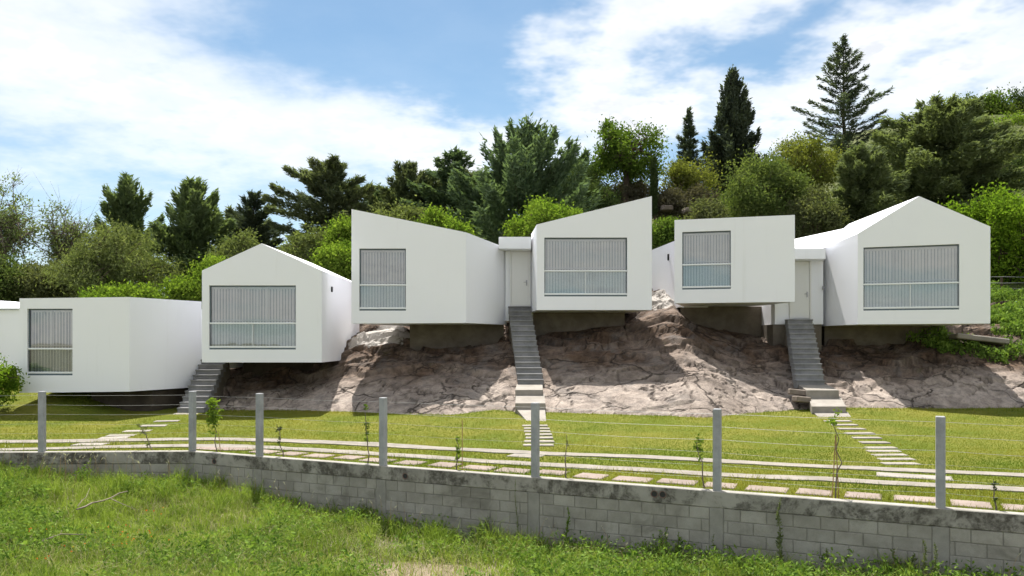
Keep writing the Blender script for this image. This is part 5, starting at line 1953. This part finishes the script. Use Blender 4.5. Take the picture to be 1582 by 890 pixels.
# ------------------------------------------------------------------ young trees along the fence
def sapling(label, x, ytop, ybase, back, leafy, tilt_px=0, leaf=.09, n=120, stake=None, mat=None, fol_from=.45, spread=.12, tripod=False):
    dx = (x - 791) / F
    Y = 14.0
    for _ in range(25):
        Y = float(wall_Y(dx * Y)) + back
    X = dx * Y
    z0 = float(lawn_z(X, Y))
    base = np.array([X, Y, z0])
    zt = P(x, ytop, Y)[2]
    top = np.array([X + tilt_px / F * Y, Y, zt])
    r_ = thing('sapling', label, 'sapling', base, 'young trees along the fence')
    l_ = limb(base, top, 0, 8)
    mb = MB().tube(l_, np.linspace(.014, .005, 8), 5)
    lv = Leaves()
    for k in range(max(4, n // 14)):
        f = rng.uniform(fol_from, 1.0)
        c = np.array([np.interp(f, np.linspace(0, 1, 8), l_[:, i]) for i in range(3)])
        a = rng.uniform(0, 6.28)
        e = c + np.array([math.cos(a), math.sin(a), rng.uniform(-.2, .8)]) * spread * rng.uniform(.5, 1.3) * (1.15 - .5 * f)
        mb.tube([c, e], [.004, .002], 3, False)
        m_ = 14
        p = c + (e - c) * rng.random((m_, 1)) ** .6 + rng.normal(size=(m_, 3)) * spread * .22
        d = rand_unit(m_, -.2)
        lv.add(p, d, perp(d), leaf * rng.uniform(.7, 1.3, m_), leaf * .5, np.clip(rng.normal(.5, .25, m_), 0, 1))
    mb.build('stem', M['bark_grey'], r_)
    link('foliage', lv.mesh('foliage', mat or LEAF['bright_leaves'], base), r_)
    if stake is not None:
        for (xs, yt, lean) in stake:
            Xs = (xs - 791) / F * Y
            zt_ = P(xs, yt, Y)[2]
            MB().tube([(Xs + lean, Y + .02, z0 - .05), (Xs, Y + .02, zt_)], .009, 5).build('stake', M['stake'], r_)
    return r_


sapling('leafiest young tree, bright green, right of the corner post', 335, 620, 697, .18, True, -8, .085, 420, [(337, 668, .05)], m_lime, .42, .16)
sapling('small dark young tree leaning left, right of the leafiest one', 438, 655, 700, .2, True, -11, .05, 90, None, m_deep, .45, .09)
sapling('tall thin young tree left of the second long post', 568, 622, 712, .2, True, -2, .05, 170, None, m_green, .30, .09)
sapling('short bright young tree beside a thin grey cane', 706, 672, 716, .25, True, 0, .07, 90, [(714, 650, 0)], m_lime, .3, .09)
sapling('thin bare twig standing right of the middle post', 875, 672, 738, .2, False, 0, .03, 14, None, m_olive, .5, .05)
sapling('curved drooping young tree left of the fourth long post', 1089, 680, 752, .2, True, -14, .06, 120, None, m_green, .35, .12)
sapling('young tree tied to two crossed canes before the right path', 1291, 640, 766, .22, True, -1, .07, 40, [(1292, 672, -.06), (1292, 672, .05)], m_lime, .85, .16)
sapling('tiny dark seedling between the canes and the right post', 1538, 742, 782, .2, True, -3, .05, 30, None, m_deep, .3, .06)
sapling('bent sparse young tree left of the corner post', 237, 655, 697, .25, True, -22, .05, 110, None, m_olive, .2, .10)

# ------------------------------------------------------------------ fallen branches in the field
def dead_branch(label, px, Yoff, r0):
    pts = [ray_ground(x, y, lambda X_, Y_: field_z(X_, Y_) + Yoff) for x, y in px[0]]
    base = pts[0] - np.array([0, 0, .2])
    r_ = thing('dead_branch', label, 'branch', base)
    MB().tube(pts, np.linspace(r0, r0 * .55, len(pts)), 7).build('limb', M['deadwood'], r_, True)
    for side in px[1:]:
        q = [ray_ground(x, y, lambda X_, Y_: field_z(X_, Y_) + Yoff) for x, y in side]
        MB().tube(q, np.linspace(r0 * .5, r0 * .2, len(q)), 5).build('twig', M['deadwood'], r_, True)


dead_branch('forked dead branch lying on the grass before the left wall', [[(119, 787), (131, 783), (142, 777), (158, 774), (172, 769), (184, 762), (197, 759)], [(172, 771), (190, 779), (210, 787)], [(120, 783), (126, 774), (133, 768), (139, 754)]], .36, .017)
dead_branch('thin dead twig low in the grass at left', [[(64, 836), (80, 830), (95, 825), (128, 826)], [(93, 826), (98, 812)]], .34, .012)
